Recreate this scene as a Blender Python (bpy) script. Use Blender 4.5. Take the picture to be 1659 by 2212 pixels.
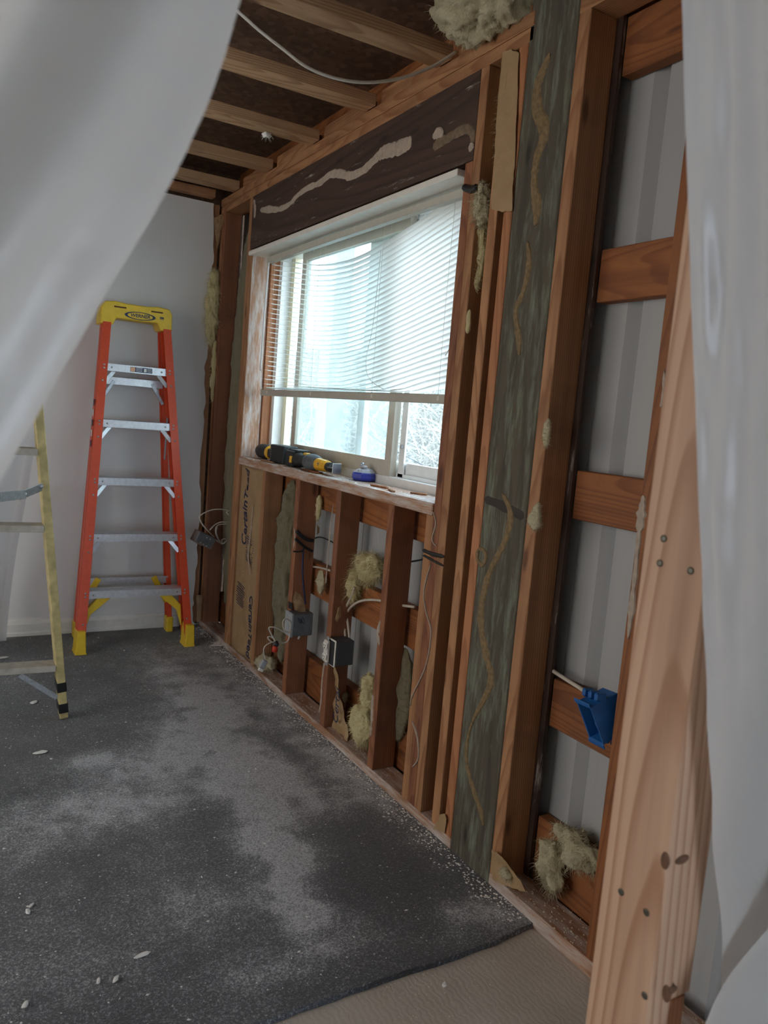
import bpy, bmesh, math, random
from mathutils import Vector, Matrix, Quaternion, noise

random.seed(7)
scene = bpy.context.scene
for o in list(bpy.data.objects):
    bpy.data.objects.remove(o)
COL = scene.collection

# ------------------------------------------------------------------ camera
cam_d = bpy.data.cameras.new('camera')
cam = bpy.data.objects.new('camera', cam_d)
COL.objects.link(cam)
cam_d.sensor_fit = 'VERTICAL'
cam_d.sensor_height = 36.0
cam_d.sensor_width = 27.0
cam_d.lens = 1688.8 / 2212 * 36.0
cam_d.clip_start = 0.02
cam_d.clip_end = 200
cam_d.dof.use_dof = True
cam_d.dof.focus_distance = 2.6
cam_d.dof.aperture_fstop = 7.0
R = Matrix(((0.8617, -0.01068, -0.5073), (-0.50071, 0.14406, -0.85354), (0.0822, 0.98951, 0.11879)))
cam.matrix_world = Matrix.Translation((-1.35966, 0, 1.26)) @ R.to_4x4()
scene.camera = cam

# ------------------------------------------------------------------ view, sky, lights
vs = scene.view_settings
vs.view_transform = 'Standard'
vs.look = 'None'
vs.gamma = 1.0
vs.use_curve_mapping = False
vs.exposure = 1.1
cy = scene.cycles
cy.max_bounces = 6
cy.diffuse_bounces = 4
cy.glossy_bounces = 2
cy.transmission_bounces = 4
cy.transparent_max_bounces = 10
cy.caustics_reflective = False
cy.caustics_refractive = False
cy.sample_clamp_indirect = 6.0
cy.use_adaptive_sampling = True
cy.adaptive_threshold = 0.1
cy.adaptive_min_samples = 16
cy.use_denoising = True

world = bpy.data.worlds.new('sky')
scene.world = world
world.use_nodes = True
wn = world.node_tree
wn.nodes.clear()
w_out = wn.nodes.new('ShaderNodeOutputWorld')
w_bg = wn.nodes.new('ShaderNodeBackground')
w_tc = wn.nodes.new('ShaderNodeTexCoord')
w_no = wn.nodes.new('ShaderNodeTexNoise')
w_cr = wn.nodes.new('ShaderNodeValToRGB')
w_no.inputs['Scale'].default_value = 3.0
w_no.inputs['Detail'].default_value = 4.0
w_cr.color_ramp.elements[0].position = 0.35
w_cr.color_ramp.elements[0].color = (0.50, 0.72, 1.0, 1)
w_cr.color_ramp.elements[1].position = 0.62
w_cr.color_ramp.elements[1].color = (0.84, 0.92, 1.0, 1)
wn.links.new(w_tc.outputs['Generated'], w_no.inputs['Vector'])
wn.links.new(w_no.outputs['Fac'], w_cr.inputs['Fac'])
wn.links.new(w_cr.outputs['Color'], w_bg.inputs['Color'])
w_bg.inputs['Strength'].default_value = 3.8
wn.links.new(w_bg.outputs[0], w_out.inputs['Surface'])


def portal(name, loc, rot, sx, sy):
    d = bpy.data.lights.new(name, 'AREA')
    d.shape = 'RECTANGLE'
    d.size = sx
    d.size_y = sy
    d.cycles.is_portal = True
    o = bpy.data.objects.new(name, d)
    COL.objects.link(o)
    o.location = loc
    o.rotation_euler = rot
    return o


# window portal faces into the room (-x); opening portals face in from the rear opening
portal('window_portal', (0.24, 2.86, 1.5), (0, math.pi / 2, 0), 1.05, 1.75)

# opening in the added rear wall, sized to set the light on the sheets
portal('rear_opening_portal', (-1.57, -3.12, 1.0), (math.pi / 2, 0, math.pi), 1.26, 2.0)


def area(name, loc, rot, sx, sy, watts, col):
    d = bpy.data.lights.new(name, 'AREA')
    d.shape = 'RECTANGLE'
    d.size = sx
    d.size_y = sy
    d.energy = watts
    d.color = col
    o = bpy.data.objects.new(name, d)
    COL.objects.link(o)
    o.location = loc
    o.rotation_euler = rot
    return o


# added fill lamp, out of view at the left, brightening the room
area('left_fill_light', (-3.52, 2.3, 1.25), (0, -math.pi / 2, 0), 2.0, 2.6, 20.0, (1.0, 0.965, 0.92))

# ------------------------------------------------------------------ node helpers
MATS = {}


class NT:
    def __init__(self, name):
        self.m = bpy.data.materials.new(name)
        self.m.use_nodes = True
        self.t = self.m.node_tree
        self.t.nodes.clear()
        self.out = self.t.nodes.new('ShaderNodeOutputMaterial')
        MATS[name] = self.m

    def n(self, typ, **kw):
        nd = self.t.nodes.new('ShaderNode' + typ)
        ins = kw.pop('ins', {})
        for k, v in kw.items():
            setattr(nd, k, v)
        for k, v in ins.items():
            if isinstance(v, bpy.types.NodeSocket):
                self.t.links.new(v, nd.inputs[k])
            else:
                nd.inputs[k].default_value = v
        return nd

    def ramp(self, fac, stops, interp='LINEAR'):
        nd = self.n('ValToRGB')
        cr = nd.color_ramp
        cr.interpolation = interp
        while len(cr.elements) < len(stops):
            cr.elements.new(0.5)
        for e, (p, c) in zip(cr.elements, stops):
            e.position = p
            e.color = (c[0], c[1], c[2], 1)
        self.t.links.new(fac, nd.inputs['Fac'])
        return nd.outputs['Color']

    def mix(self, fac, a, b, mode='MIX'):
        nd = self.n('MixRGB', blend_type=mode)
        for k, v in ((0, fac), (1, a), (2, b)):
            if isinstance(v, bpy.types.NodeSocket):
                self.t.links.new(v, nd.inputs[k])
            else:
                nd.inputs[k].default_value = v if k == 0 else (v[0], v[1], v[2], 1)
        return nd.outputs[0]

    def math(self, op, a, b=0.0):
        nd = self.n('Math', operation=op)
        for k, v in ((0, a), (1, b)):
            if isinstance(v, bpy.types.NodeSocket):
                self.t.links.new(v, nd.inputs[k])
            else:
                nd.inputs[k].default_value = v
        return nd.outputs[0]

    def coords(self, kind='Object', scale=(1, 1, 1), rot=(0, 0, 0), rand=True):
        tc = self.n('TexCoord')
        mp = self.n('Mapping', ins={'Scale': scale, 'Rotation': rot})
        src = tc.outputs[kind]
        if rand:
            oi = self.n('ObjectInfo')
            mu = self.n('Math', operation='MULTIPLY', ins={0: oi.outputs['Random'], 1: 37.0})
            cb = self.n('CombineXYZ', ins={0: mu.outputs[0], 1: mu.outputs[0], 2: mu.outputs[0]})
            ad = self.n('VectorMath', operation='ADD', ins={0: src, 1: cb.outputs[0]})
            src = ad.outputs[0]
        self.t.links.new(src, mp.inputs['Vector'])
        return mp.outputs[0]

    def noise(self, vec, scale, detail=4, rough=0.55, dist=0.0):
        return self.n('TexNoise', ins={'Vector': vec, 'Scale': scale, 'Detail': detail, 'Roughness': rough, 'Distortion': dist}).outputs['Fac']

    def bsdf(self, color, rough=0.6, metal=0.0, bump=None, bump_str=0.3, bump_dist=0.002, **kw):
        b = self.n('BsdfPrincipled')
        for k, v in (('Base Color', color), ('Roughness', rough), ('Metallic', metal)):
            if isinstance(v, bpy.types.NodeSocket):
                self.t.links.new(v, b.inputs[k])
            else:
                b.inputs[k].default_value = (v[0], v[1], v[2], 1) if k == 'Base Color' else v
        for k, v in kw.items():
            b.inputs[k.replace('_', ' ')].default_value = v
        if bump is not None:
            bp = self.n('Bump', ins={'Strength': bump_str, 'Distance': bump_dist, 'Height': bump})
            self.t.links.new(bp.outputs[0], b.inputs['Normal'])
        self.t.links.new(b.outputs[0], self.out.inputs['Surface'])
        return b


def plain(name, color, rough=0.5, metal=0.0, var=0.12, scale=30.0, bump=0.0):
    t = NT(name)
    v = t.coords('Object')
    f = t.noise(v, scale, 5)
    c = t.mix(t.ramp(f, [(0.3, (0, 0, 0)), (0.7, (1, 1, 1))]), [x * (1 - var) for x in color], [min(1, x * (1 + var)) for x in color])
    t.bsdf(c, rough, metal, bump=f if bump else None, bump_str=bump)
    return t.m


def wood(name, light, dark, ring=70.0, rough=0.65, stain=0.0, stain_col=(0.05, 0.03, 0.02), contrast=1.0, weather=None, tilt=0.035, var=0.25, grainstr=0.5, warp=0.035, pith=None):
    """Sawn lumber: growth rings about the local Z axis, cut slightly off axis, plus fine fibres."""
    t = NT(name)
    tc = t.n('TexCoord')
    oi = t.n('ObjectInfo')
    rnd = oi.outputs['Random']
    r1 = t.math('MULTIPLY', rnd, 9.0)
    off = t.n('CombineXYZ', ins={0: t.math('MULTIPLY', t.math('FRACT', t.math('MULTIPLY', rnd, 13.7)), 0.06),
                                 1: t.math('ADD', 0.03, t.math('MULTIPLY', t.math('FRACT', t.math('MULTIPLY', rnd, 7.3)), 0.05)), 2: r1})
    if pith:
        off = t.n('CombineXYZ', ins={0: pith[0], 1: pith[1], 2: 0.0})
    ad = t.n('VectorMath', operation='ADD', ins={0: tc.outputs['Object'], 1: off.outputs[0]})
    mp = t.n('Mapping', ins={'Vector': ad.outputs[0], 'Rotation': (tilt * 0.3, tilt, 0), 'Scale': (1, 1, 0.12)})
    warpn = t.n('TexNoise', ins={'Vector': mp.outputs[0], 'Scale': 9.0, 'Detail': 2.0})
    wv = t.n('VectorMath', operation='SCALE', ins={0: warpn.outputs['Color'], 'Scale': warp})
    p2 = t.n('VectorMath', operation='ADD', ins={0: ad.outputs[0], 1: wv.outputs[0]})
    mp2 = t.n('Mapping', ins={'Vector': p2.outputs[0], 'Rotation': (tilt * 0.3, tilt, 0)})
    sx = t.n('SeparateXYZ', ins={0: mp2.outputs[0]})
    rr = t.math('SQRT', t.math('ADD', t.math('POWER', sx.outputs[0], 2.0), t.math('POWER', sx.outputs[1], 2.0)))
    saw = t.math('FRACT', t.math('MULTIPLY', rr, ring * 2.0))
    ringc = t.ramp(saw, [(0.0, (0, 0, 0)), (0.50, (0.12, 0.12, 0.12)), (0.84, (1, 1, 1)), (0.93, (0.9, 0.9, 0.9)), (1.0, (0, 0, 0))])
    fib = t.n('Mapping', ins={'Vector': ad.outputs[0], 'Scale': (1, 1, 0.03)})
    fibre = t.noise(fib.outputs[0], 420.0, 3)
    blot = t.noise(fib.outputs[0], 25.0, 3)
    base = t.mix(t.math('MULTIPLY', ringc, 0.75 * contrast), light, dark)
    base = t.mix(t.math('MULTIPLY', t.math('SUBTRACT', 1.0, fibre), grainstr), base, dark)
    base = t.mix(t.ramp(blot, [(0.45, (0, 0, 0)), (0.75, (0.6, 0.6, 0.6))]), base, [c * 0.75 for c in dark])
    km = t.n('Mapping', ins={'Vector': p2.outputs[0], 'Scale': (1, 1, 0.3)})
    kv = t.n('TexVoronoi', ins={'Vector': km.outputs[0], 'Scale': 9.0})
    kn = t.ramp(kv.outputs['Distance'], [(0.05, (1, 1, 1)), (0.115, (0, 0, 0))])
    base = t.mix(t.math('MULTIPLY', kn, 0.85), base, [q * 0.42 for q in dark])
    hv = t.n('HueSaturation', ins={'Color': base, 'Hue': 0.490, 'Saturation': 1.04, 'Value': t.math('ADD', 1.0 - var * 0.5, t.math('MULTIPLY', t.math('FRACT', t.math('MULTIPLY', rnd, 31.3)), var))})
    base = hv.outputs[0]
    if stain > 0:
        sn = t.noise(ad.outputs[0], 7.0, 6, 0.65)
        base = t.mix(t.math('MULTIPLY', t.ramp(sn, [(0.5, (0, 0, 0)), (0.68, (1, 1, 1))]), stain), base, stain_col)
    if weather:
        wm = t.n('Mapping', ins={'Vector': ad.outputs[0], 'Scale': (1, 1, 0.15)})
        wn_ = t.noise(wm.outputs[0], weather[1], 8, 0.7)
        base = t.mix(t.ramp(wn_, [(weather[2], (0, 0, 0)), (weather[3], (1, 1, 1))]), base, weather[0])
    bump = t.math('ADD', t.math('MULTIPLY', fibre, 0.6), t.math('MULTIPLY', ringc, -0.3))
    t.bsdf(base, rough, 0.0, bump=bump, bump_str=0.35, bump_dist=0.0012)
    return t.m


# lumber
wood('lumber_red', (0.36, 0.17, 0.078), (0.17, 0.066, 0.028), stain=0.35, grainstr=0.35)
wood('lumber_tan', (0.47, 0.27, 0.125), (0.25, 0.115, 0.045), stain=0.25, grainstr=0.35)
wood('lumber_new', (0.58, 0.395, 0.255), (0.36, 0.195, 0.10), ring=38.0, contrast=1.1, tilt=0.06, warp=0.030, pith=(0.075, 0.008), var=0.0, grainstr=0.12, rough=0.55)
wood('lumber_joist', (0.58, 0.40, 0.22), (0.30, 0.16, 0.07), stain=0.2, grainstr=0.35)
wood('lumber_girt', (0.35, 0.150, 0.045), (0.18, 0.066, 0.020), stain=0.3, grainstr=0.35)
wood('lumber_orange', (0.50, 0.25, 0.11), (0.30, 0.13, 0.05), stain=0.15, grainstr=0.3)
wood('lumber_dusty', (0.45, 0.27, 0.15), (0.28, 0.15, 0.08), weather=((0.62, 0.58, 0.55), 40.0, 0.42, 0.66), grainstr=0.3)
wood('header_dark', (0.080, 0.046, 0.030), (0.038, 0.022, 0.015), ring=30, weather=((0.42, 0.38, 0.34), 34.0, 0.60, 0.70), grainstr=0.4, var=0.0)
wood('treated_green', (0.125, 0.110, 0.076), (0.048, 0.041, 0.028), ring=30, contrast=0.6, stain=0.5, stain_col=(0.07, 0.06, 0.045), weather=((0.22, 0.245, 0.185), 38.0, 0.50, 0.72), grainstr=0.6, var=0.0, rough=0.8)
plain('adhesive_pale', (0.42, 0.34, 0.27), 0.8, var=0.15, scale=60, bump=0.4)
plain('adhesive_ochre', (0.20, 0.135, 0.062), 0.75, var=0.3, scale=90, bump=0.5)
plain('adhesive_brown', (0.17, 0.12, 0.075), 0.75, var=0.3, scale=60, bump=0.4)
plain('stain_dark', (0.045, 0.035, 0.028), 0.8)

t = NT('osb')
v = t.coords('Object', rand=False)
vo = t.n('TexVoronoi', ins={'Vector': v, 'Scale': 42.0, 'Randomness': 1.0})
col = t.ramp(vo.outputs['Color'], [(0.1, (0.085, 0.042, 0.022)), (0.5, (0.125, 0.062, 0.031)), (0.9, (0.19, 0.10, 0.055))])
fi = t.noise(v, 120, 4)
col = t.mix(t.math('MULTIPLY', fi, 0.5), col, (0.06, 0.03, 0.018))
t.bsdf(col, 0.8, bump=vo.outputs['Distance'], bump_str=0.3)

# painted drywall
t = NT('drywall')
v = t.coords('Object', rand=False)
f = t.noise(v, 260, 3)
g = t.noise(v, 1.6, 3)
t.bsdf(t.mix(g, (0.71, 0.685, 0.645), (0.78, 0.76, 0.73)), 0.6, bump=f, bump_str=0.08, bump_dist=0.001)
plain('painted_white', (0.80, 0.77, 0.70), 0.45, var=0.05)
plain('gypsum', (0.62, 0.60, 0.57), 0.9)

# metal siding
t = NT('siding')
v = t.coords('Object', rand=False)
sp = t.noise(v, 55, 8, 0.7)
st = t.noise(t.coords('Object', scale=(1, 1, 0.05), rand=False), 40, 3)
c = t.mix(st, (0.37, 0.375, 0.39), (0.45, 0.45, 0.43))
c = t.mix(t.ramp(sp, [(0.70, (0, 0, 0)), (0.78, (1, 1, 1))]), c, (0.12, 0.10, 0.08))
t.bsdf(c, 0.42, 0.0)

# carpet: charcoal pile with pale demolition dust, cooled and brightened to paint window glare
t = NT('carpet')
v = t.coords('Object', rand=False)
pile = t.noise(v, 300, 3, 0.7)
pile2 = t.noise(v, 110, 2)
speck = t.noise(v, 170, 5, 0.9)
streak = t.noise(t.coords('Object', scale=(1, 1, 1), rand=False), 26, 8, 0.75)
at = t.n('Attribute', attribute_name='dust_glare')
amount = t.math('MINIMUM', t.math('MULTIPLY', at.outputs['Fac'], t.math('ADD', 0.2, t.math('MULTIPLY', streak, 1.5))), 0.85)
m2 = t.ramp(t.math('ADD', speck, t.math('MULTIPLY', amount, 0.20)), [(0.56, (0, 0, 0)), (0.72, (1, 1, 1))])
dust_glare = t.math('MINIMUM', t.math('ADD', t.math('MULTIPLY', amount, 0.20), t.math('MULTIPLY', m2, 0.80)), 1.0)
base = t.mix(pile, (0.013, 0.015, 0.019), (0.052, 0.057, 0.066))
base = t.mix(dust_glare, base, (0.66, 0.67, 0.70))
h = t.math('ADD', pile, t.math('MULTIPLY', pile2, 0.5))
t.bsdf(base, 0.8, bump=h, bump_str=0.9, bump_dist=0.004, Sheen_Weight=0.4, Sheen_Roughness=0.4)

t = NT('concrete')
v = t.coords('Object', rand=False)
a = t.noise(v, 5, 8, 0.65)
b = t.noise(v, 90, 4)
wv_ = t.n('TexWave', ins={'Vector': v, 'Scale': 22.0, 'Distortion': 7.0, 'Detail': 3.0, 'Detail Scale': 2.0})
c = t.mix(a, (0.46, 0.40, 0.33), (0.68, 0.62, 0.54))
c = t.mix(t.math('MULTIPLY', wv_.outputs['Fac'], 0.12), c, (0.16, 0.12, 0.09))
t.bsdf(c, 0.85, bump=t.math('ADD', t.math('MULTIPLY', b, 0.4), t.math('MULTIPLY', wv_.outputs['Fac'], 0.5)), bump_str=0.25)

# fibreglass insulation
for nm, c0, c1 in (('insulation', (0.62, 0.50, 0.20), (0.84, 0.76, 0.46)), ('insulation_pale', (0.50, 0.43, 0.24), (0.76, 0.69, 0.47)), ('insulation_dull', (0.16, 0.135, 0.075), (0.30, 0.26, 0.15))):
    t = NT(nm)
    v = t.coords('Object', rand=True)
    a = t.noise(v, 35, 8, 0.7, 0.6)
    b = t.noise(v, 170, 6, 0.75, 1.0)
    t.bsdf(t.mix(a, c0, c1), 0.95, bump=t.math('ADD', a, b), bump_str=0.8, bump_dist=0.006, Sheen_Weight=0.2)

t = NT('kraft_paper')
v = t.coords('Object', rand=True)
a = t.noise(v, 12, 6, 0.6)
b = t.noise(v, 18, 4, 0.5, 1.2)
t.bsdf(t.mix(a, (0.31, 0.195, 0.095), (0.45, 0.30, 0.155)), 0.6, bump=b, bump_str=0.5, bump_dist=0.008)

# plastic film
for nm, tr, colr in (('plastic_film', 0.03, (0.73, 0.695, 0.655)), ('plastic_film_clear', 0.22, (0.80, 0.81, 0.83))):
    t = NT(nm)
    v = t.coords('Object', rand=False)
    f = t.noise(v, 14, 3, 0.5, 0.5)
    bp = t.n('Bump', ins={'Strength': 0.25, 'Distance': 0.01, 'Height': f})
    d = t.n('BsdfDiffuse', ins={'Color': (*colr, 1), 'Normal': bp.outputs[0]})
    tl = t.n('BsdfTranslucent', ins={'Color': (*colr, 1), 'Normal': bp.outputs[0]})
    m_ = t.n('MixShader', ins={0: 0.5, 1: d.outputs[0], 2: tl.outputs[0]})
    tp = t.n('BsdfTransparent', ins={'Color': (0.95, 0.95, 0.95, 1)})
    m2_ = t.n('MixShader', ins={0: tr, 1: m_.outputs[0], 2: tp.outputs[0]})
    gl = t.n('BsdfGlossy', ins={'Roughness': 0.32, 'Color': (0.9, 0.9, 0.9, 1), 'Normal': bp.outputs[0]})
    lw = t.n('LayerWeight', ins={'Blend': 0.5, 'Normal': bp.outputs[0]})
    fr = t.math('ADD', 0.035, t.math('MULTIPLY', t.math('POWER', lw.outputs['Facing'], 4.0), 0.5))
    m3_ = t.n('MixShader', ins={0: fr, 1: m2_.outputs[0], 2: gl.outputs[0]})
    t.t.links.new(m3_.outputs[0], t.out.inputs['Surface'])

# glass
for nm, milk in (('glass', 0.02), ('glass_hazy', 0.14)):
    t = NT(nm)
    v = t.coords('Object', rand=False)
    f = t.noise(v, 9, 6, 0.7)
    tp = t.n('BsdfTransparent', ins={'Color': (0.93, 0.97, 0.96, 1)})
    gl = t.n('BsdfGlossy', ins={'Roughness': 0.02})
    lw = t.n('LayerWeight', ins={'Blend': 0.5})
    fr = t.math('ADD', 0.04, t.math('MULTIPLY', t.math('POWER', lw.outputs['Facing'], 4.0), 0.6))
    m_ = t.n('MixShader', ins={0: fr, 1: tp.outputs[0], 2: gl.outputs[0]})
    tl = t.n('BsdfTranslucent', ins={'Color': (0.85, 0.92, 0.92, 1)})
    m2_ = t.n('MixShader', ins={0: t.math('MULTIPLY', f, milk * 2), 1: m_.outputs[0], 2: tl.outputs[0]})
    t.t.links.new(m2_.outputs[0], t.out.inputs['Surface'])

# blind slats: thin white vinyl that lets light through
t = NT('slat_vinyl')
d = t.n('BsdfDiffuse', ins={'Color': (0.84, 0.83, 0.80, 1)})
tl = t.n('BsdfTranslucent', ins={'Color': (0.86, 0.85, 0.81, 1)})
m_ = t.n('MixShader', ins={0: 0.52, 1: d.outputs[0], 2: tl.outputs[0]})
gl = t.n('BsdfGlossy', ins={'Roughness': 0.35})
m2_ = t.n('MixShader', ins={0: 0.05, 1: m_.outputs[0], 2: gl.outputs[0]})
t.t.links.new(m2_.outputs[0], t.out.inputs['Surface'])

plain('vinyl_cream', (0.80, 0.72, 0.50), 0.4, var=0.05)
plain('vinyl_white', (0.82, 0.83, 0.82), 0.35, var=0.04)
plain('sash_beige', (0.55, 0.50, 0.42), 0.4, var=0.06)
plain('rail_beige', (0.50, 0.47, 0.40), 0.45, var=0.06)
plain('cord_white', (0.72, 0.68, 0.60), 0.7)
plain('blue_film', (0.05, 0.13, 0.36), 0.5)
plain('fiberglass_orange', (0.66, 0.072, 0.020), 0.38, var=0.08, scale=50)
plain('fiberglass_dark', (0.40, 0.035, 0.015), 0.4, var=0.08, scale=50)
plain('plastic_yellow', (0.80, 0.53, 0.028), 0.42, var=0.08)
plain('slot_dark', (0.10, 0.035, 0.008), 0.7)
plain('aluminium', (0.72, 0.73, 0.76), 0.34, metal=0.75, var=0.10, scale=60)
plain('rivet_steel', (0.45, 0.44, 0.43), 0.35, metal=0.8)
plain('galvanised', (0.50, 0.53, 0.56), 0.4, metal=0.8, var=0.2, scale=90)
plain('navy_print', (0.012, 0.022, 0.075), 0.5)
plain('label_navy', (0.02, 0.035, 0.10), 0.5)
plain('label_orange', (0.75, 0.42, 0.25), 0.5)
plain('label_white', (0.8, 0.8, 0.8), 0.5)
plain('old_wood_yellow', (0.54, 0.44, 0.20), 0.55, var=0.3, scale=22)
plain('old_wood_grey', (0.40, 0.37, 0.31), 0.6, var=0.2)
plain('tape_black', (0.012, 0.012, 0.012), 0.45)
plain('rubber_black', (0.02, 0.021, 0.022), 0.6, var=0.3)
plain('rubber_grey', (0.10, 0.105, 0.115), 0.7, var=0.35, scale=40)
plain('tool_yellow', (0.80, 0.42, 0.02), 0.45, var=0.1)
plain('tool_steel', (0.4, 0.4, 0.4), 0.3, metal=0.9)
plain('chalk_blue', (0.035, 0.05, 0.36), 0.4, var=0.2)
plain('chalk_grey', (0.45, 0.45, 0.50), 0.5, var=0.2)
plain('box_grey', (0.13, 0.14, 0.15), 0.5, var=0.2)
plain('box_grey_light', (0.36, 0.38, 0.40), 0.5, var=0.15)
plain('box_dark', (0.060, 0.064, 0.070), 0.55, var=0.1)
plain('box_taupe', (0.21, 0.18, 0.16), 0.6, var=0.1)
plain('outlet_white', (0.78, 0.75, 0.68), 0.4)
plain('cable_white', (0.62, 0.58, 0.50), 0.5, var=0.1)
plain('cable_cream', (0.60, 0.53, 0.44), 0.55, var=0.1)
plain('cable_black', (0.02, 0.02, 0.022), 0.45)
plain('cable_blue', (0.022, 0.03, 0.075), 0.5)
plain('red_cap', (0.62, 0.05, 0.02), 0.45)
plain('blue_plastic', (0.018, 0.13, 0.40), 0.4, var=0.15)
plain('interior_dark', (0.02, 0.02, 0.022), 0.8)
plain('screw_dark', (0.10, 0.095, 0.075), 0.4, metal=0.6)
plain('knot_dark', (0.13, 0.06, 0.03), 0.7, var=0.4, scale=120)
plain('chip_white', (0.80, 0.78, 0.74), 0.8)
plain('chip_tan', (0.55, 0.47, 0.36), 0.9)
plain('twig', (0.36, 0.33, 0.29), 0.9, var=0.35, scale=3)
plain('outdoor_post', (0.30, 0.36, 0.37), 0.7)

t = NT('dry_grass')
v = t.coords('Object', rand=False)
a = t.noise(v, 3, 8, 0.7)
b = t.noise(v, 40, 4)
t.bsdf(t.mix(t.mix(a, (0, 0, 0), b, 'MIX'), (0.07, 0.07, 0.055), (0.16, 0.15, 0.12)), 0.95)


# ------------------------------------------------------------------ object helpers
def link(name, me, mat, parent=None, ploc=None):
    o = bpy.data.objects.new(name, me)
    COL.objects.link(o)
    if mat is not None and len(me.materials) == 0:
        me.materials.append(MATS[mat])
    if parent is not None:
        o.parent = parent
        o.matrix_parent_inverse = world_of(parent).inverted()
    return o


def world_of(o):
    if o.parent is not None:
        return world_of(o.parent) @ o.matrix_parent_inverse @ o.matrix_basis
    return o.matrix_basis.copy()


def tag(o, label=None, cat=None, group=None, kind=None):
    if label:
        o['label'] = label
    if cat:
        o['category'] = cat
    if group:
        o['group'] = group
    if kind:
        o['kind'] = kind
    return o


def thing(name, label, cat, loc=(0, 0, 0), group=None):
    o = bpy.data.objects.new(name, None)
    COL.objects.link(o)
    o.empty_display_size = 0.05
    o.location = loc
    return tag(o, label, cat, group)


def mesh_from(verts, faces, name='m', smooth=False):
    me = bpy.data.meshes.new(name)
    me.from_pydata([tuple(v) for v in verts], [], faces)
    if smooth:
        for p in me.polygons:
            p.use_smooth = True
    me.update()
    return me


def bm_done(bm, name='m', smooth=False):
    bmesh.ops.recalc_face_normals(bm, faces=bm.faces)
    me = bpy.data.meshes.new(name)
    bm.to_mesh(me)
    bm.free()
    if smooth:
        for p in me.polygons:
            p.use_smooth = True
    return me


def box_mesh(sx, sy, sz, bev=0.0015, seg=1):
    bm = bmesh.new()
    bmesh.ops.create_cube(bm, size=1.0)
    bmesh.ops.scale(bm, vec=(sx, sy, sz), verts=bm.verts)
    if bev > 0:
        bmesh.ops.bevel(bm, geom=list(bm.edges), offset=min(bev, 0.45 * min(sx, sy, sz)), segments=seg, affect='EDGES', profile=0.5)
    return bm_done(bm)


def board(name, x0, x1, y0, y1, z0, z1, mat, parent=None, axis='z', bev=0.002):
    """A sawn board with its length along local Z, turned to lie along the given world axis."""
    dx, dy, dz = x1 - x0, y1 - y0, z1 - z0
    if axis == 'z':
        me, rot = box_mesh(dx, dy, dz, bev), (0, 0, 0)
    elif axis == 'y':
        me, rot = box_mesh(dx, dz, dy, bev), (-math.pi / 2, 0, 0)
    else:
        me, rot = box_mesh(dz, dy, dx, bev), (0, math.pi / 2, 0)
    o = link(name, me, mat, None)
    o.location = ((x0 + x1) / 2, (y0 + y1) / 2, (z0 + z1) / 2)
    o.rotation_euler = rot
    if parent is not None:
        o.parent = parent
        o.matrix_parent_inverse = world_of(parent).inverted()
    return o


def bx(name, c, s, mat, parent=None, rot=(0, 0, 0), bev=0.002, seg=1, smooth=False):
    o = link(name, box_mesh(*s, bev, seg), mat, None)
    if smooth:
        for p in o.data.polygons:
            p.use_smooth = True
    o.location = c
    o.rotation_euler = rot
    if parent is not None:
        o.parent = parent
        o.matrix_parent_inverse = world_of(parent).inverted()
    return o


def bar(name, a, b, w, d, mat, parent=None, up=(0, 0, 1), bev=0.001):
    """A straight bar from a to b, w wide across and d deep."""
    a, b = Vector(a), Vector(b)
    z = (b - a).normalized()
    x = Vector(up).cross(z)
    if x.length < 1e-4:
        x = Vector((1, 0, 0)).cross(z)
    x.normalize()
    y = z.cross(x)
    o = link(name, box_mesh(w, d, (b - a).length, bev), mat, None)
    m = Matrix((x, y, z)).transposed().to_4x4()
    m.translation = (a + b) / 2
    o.matrix_basis = m
    if parent is not None:
        o.parent = parent
        o.matrix_parent_inverse = world_of(parent).inverted()
    return o


def smooth_pts(pts, n=6):
    P = [Vector(p) for p in pts]
    if len(P) < 3:
        return P
    out = []
    for i in range(len(P) - 1):
        p0, p1, p2, p3 = P[max(i - 1, 0)], P[i], P[i + 1], P[min(i + 2, len(P) - 1)]
        for k in range(n):
            t_ = k / n
            out.append(0.5 * ((2 * p1) + (p2 - p0) * t_ + (2 * p0 - 5 * p1 + 4 * p2 - p3) * t_ ** 2 + (3 * p1 - p0 - 3 * p2 + p3) * t_ ** 3))
    out.append(P[-1])
    return out


def tube_mesh(pts, r, sides=6, n=6, flat=1.0):
    P = smooth_pts(pts, n)
    verts, faces = [], []
    ref = Vector((0.31, 0.17, 0.93)).normalized()
    for i, p in enumerate(P):
        d = (P[min(i + 1, len(P) - 1)] - P[max(i - 1, 0)])
        if d.length < 1e-7:
            d = Vector((0, 0, 1))
        d.normalize()
        a = d.cross(ref)
        if a.length < 1e-3:
            a = d.cross(Vector((1, 0, 0)))
        a.normalize()
        b = d.cross(a)
        rr = r(i / max(1, len(P) - 1)) if callable(r) else r
        for k in range(sides):
            an = 2 * math.pi * k / sides
            verts.append(p + a * (math.cos(an) * rr) + b * (math.sin(an) * rr * flat))
    for i in range(len(P) - 1):
        for k in range(sides):
            k2 = (k + 1) % sides
            faces.append((i * sides + k, i * sides + k2, (i + 1) * sides + k2, (i + 1) * sides + k))
    faces.append(tuple(range(sides - 1, -1, -1)))
    faces.append(tuple((len(P) - 1) * sides + k for k in range(sides)))
    return mesh_from(verts, faces, smooth=True)


def tube(name, pts, r, mat, parent=None, sides=6, n=6, flat=1.0):
    return link(name, tube_mesh(pts, r, sides, n, flat), mat, parent)


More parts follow.
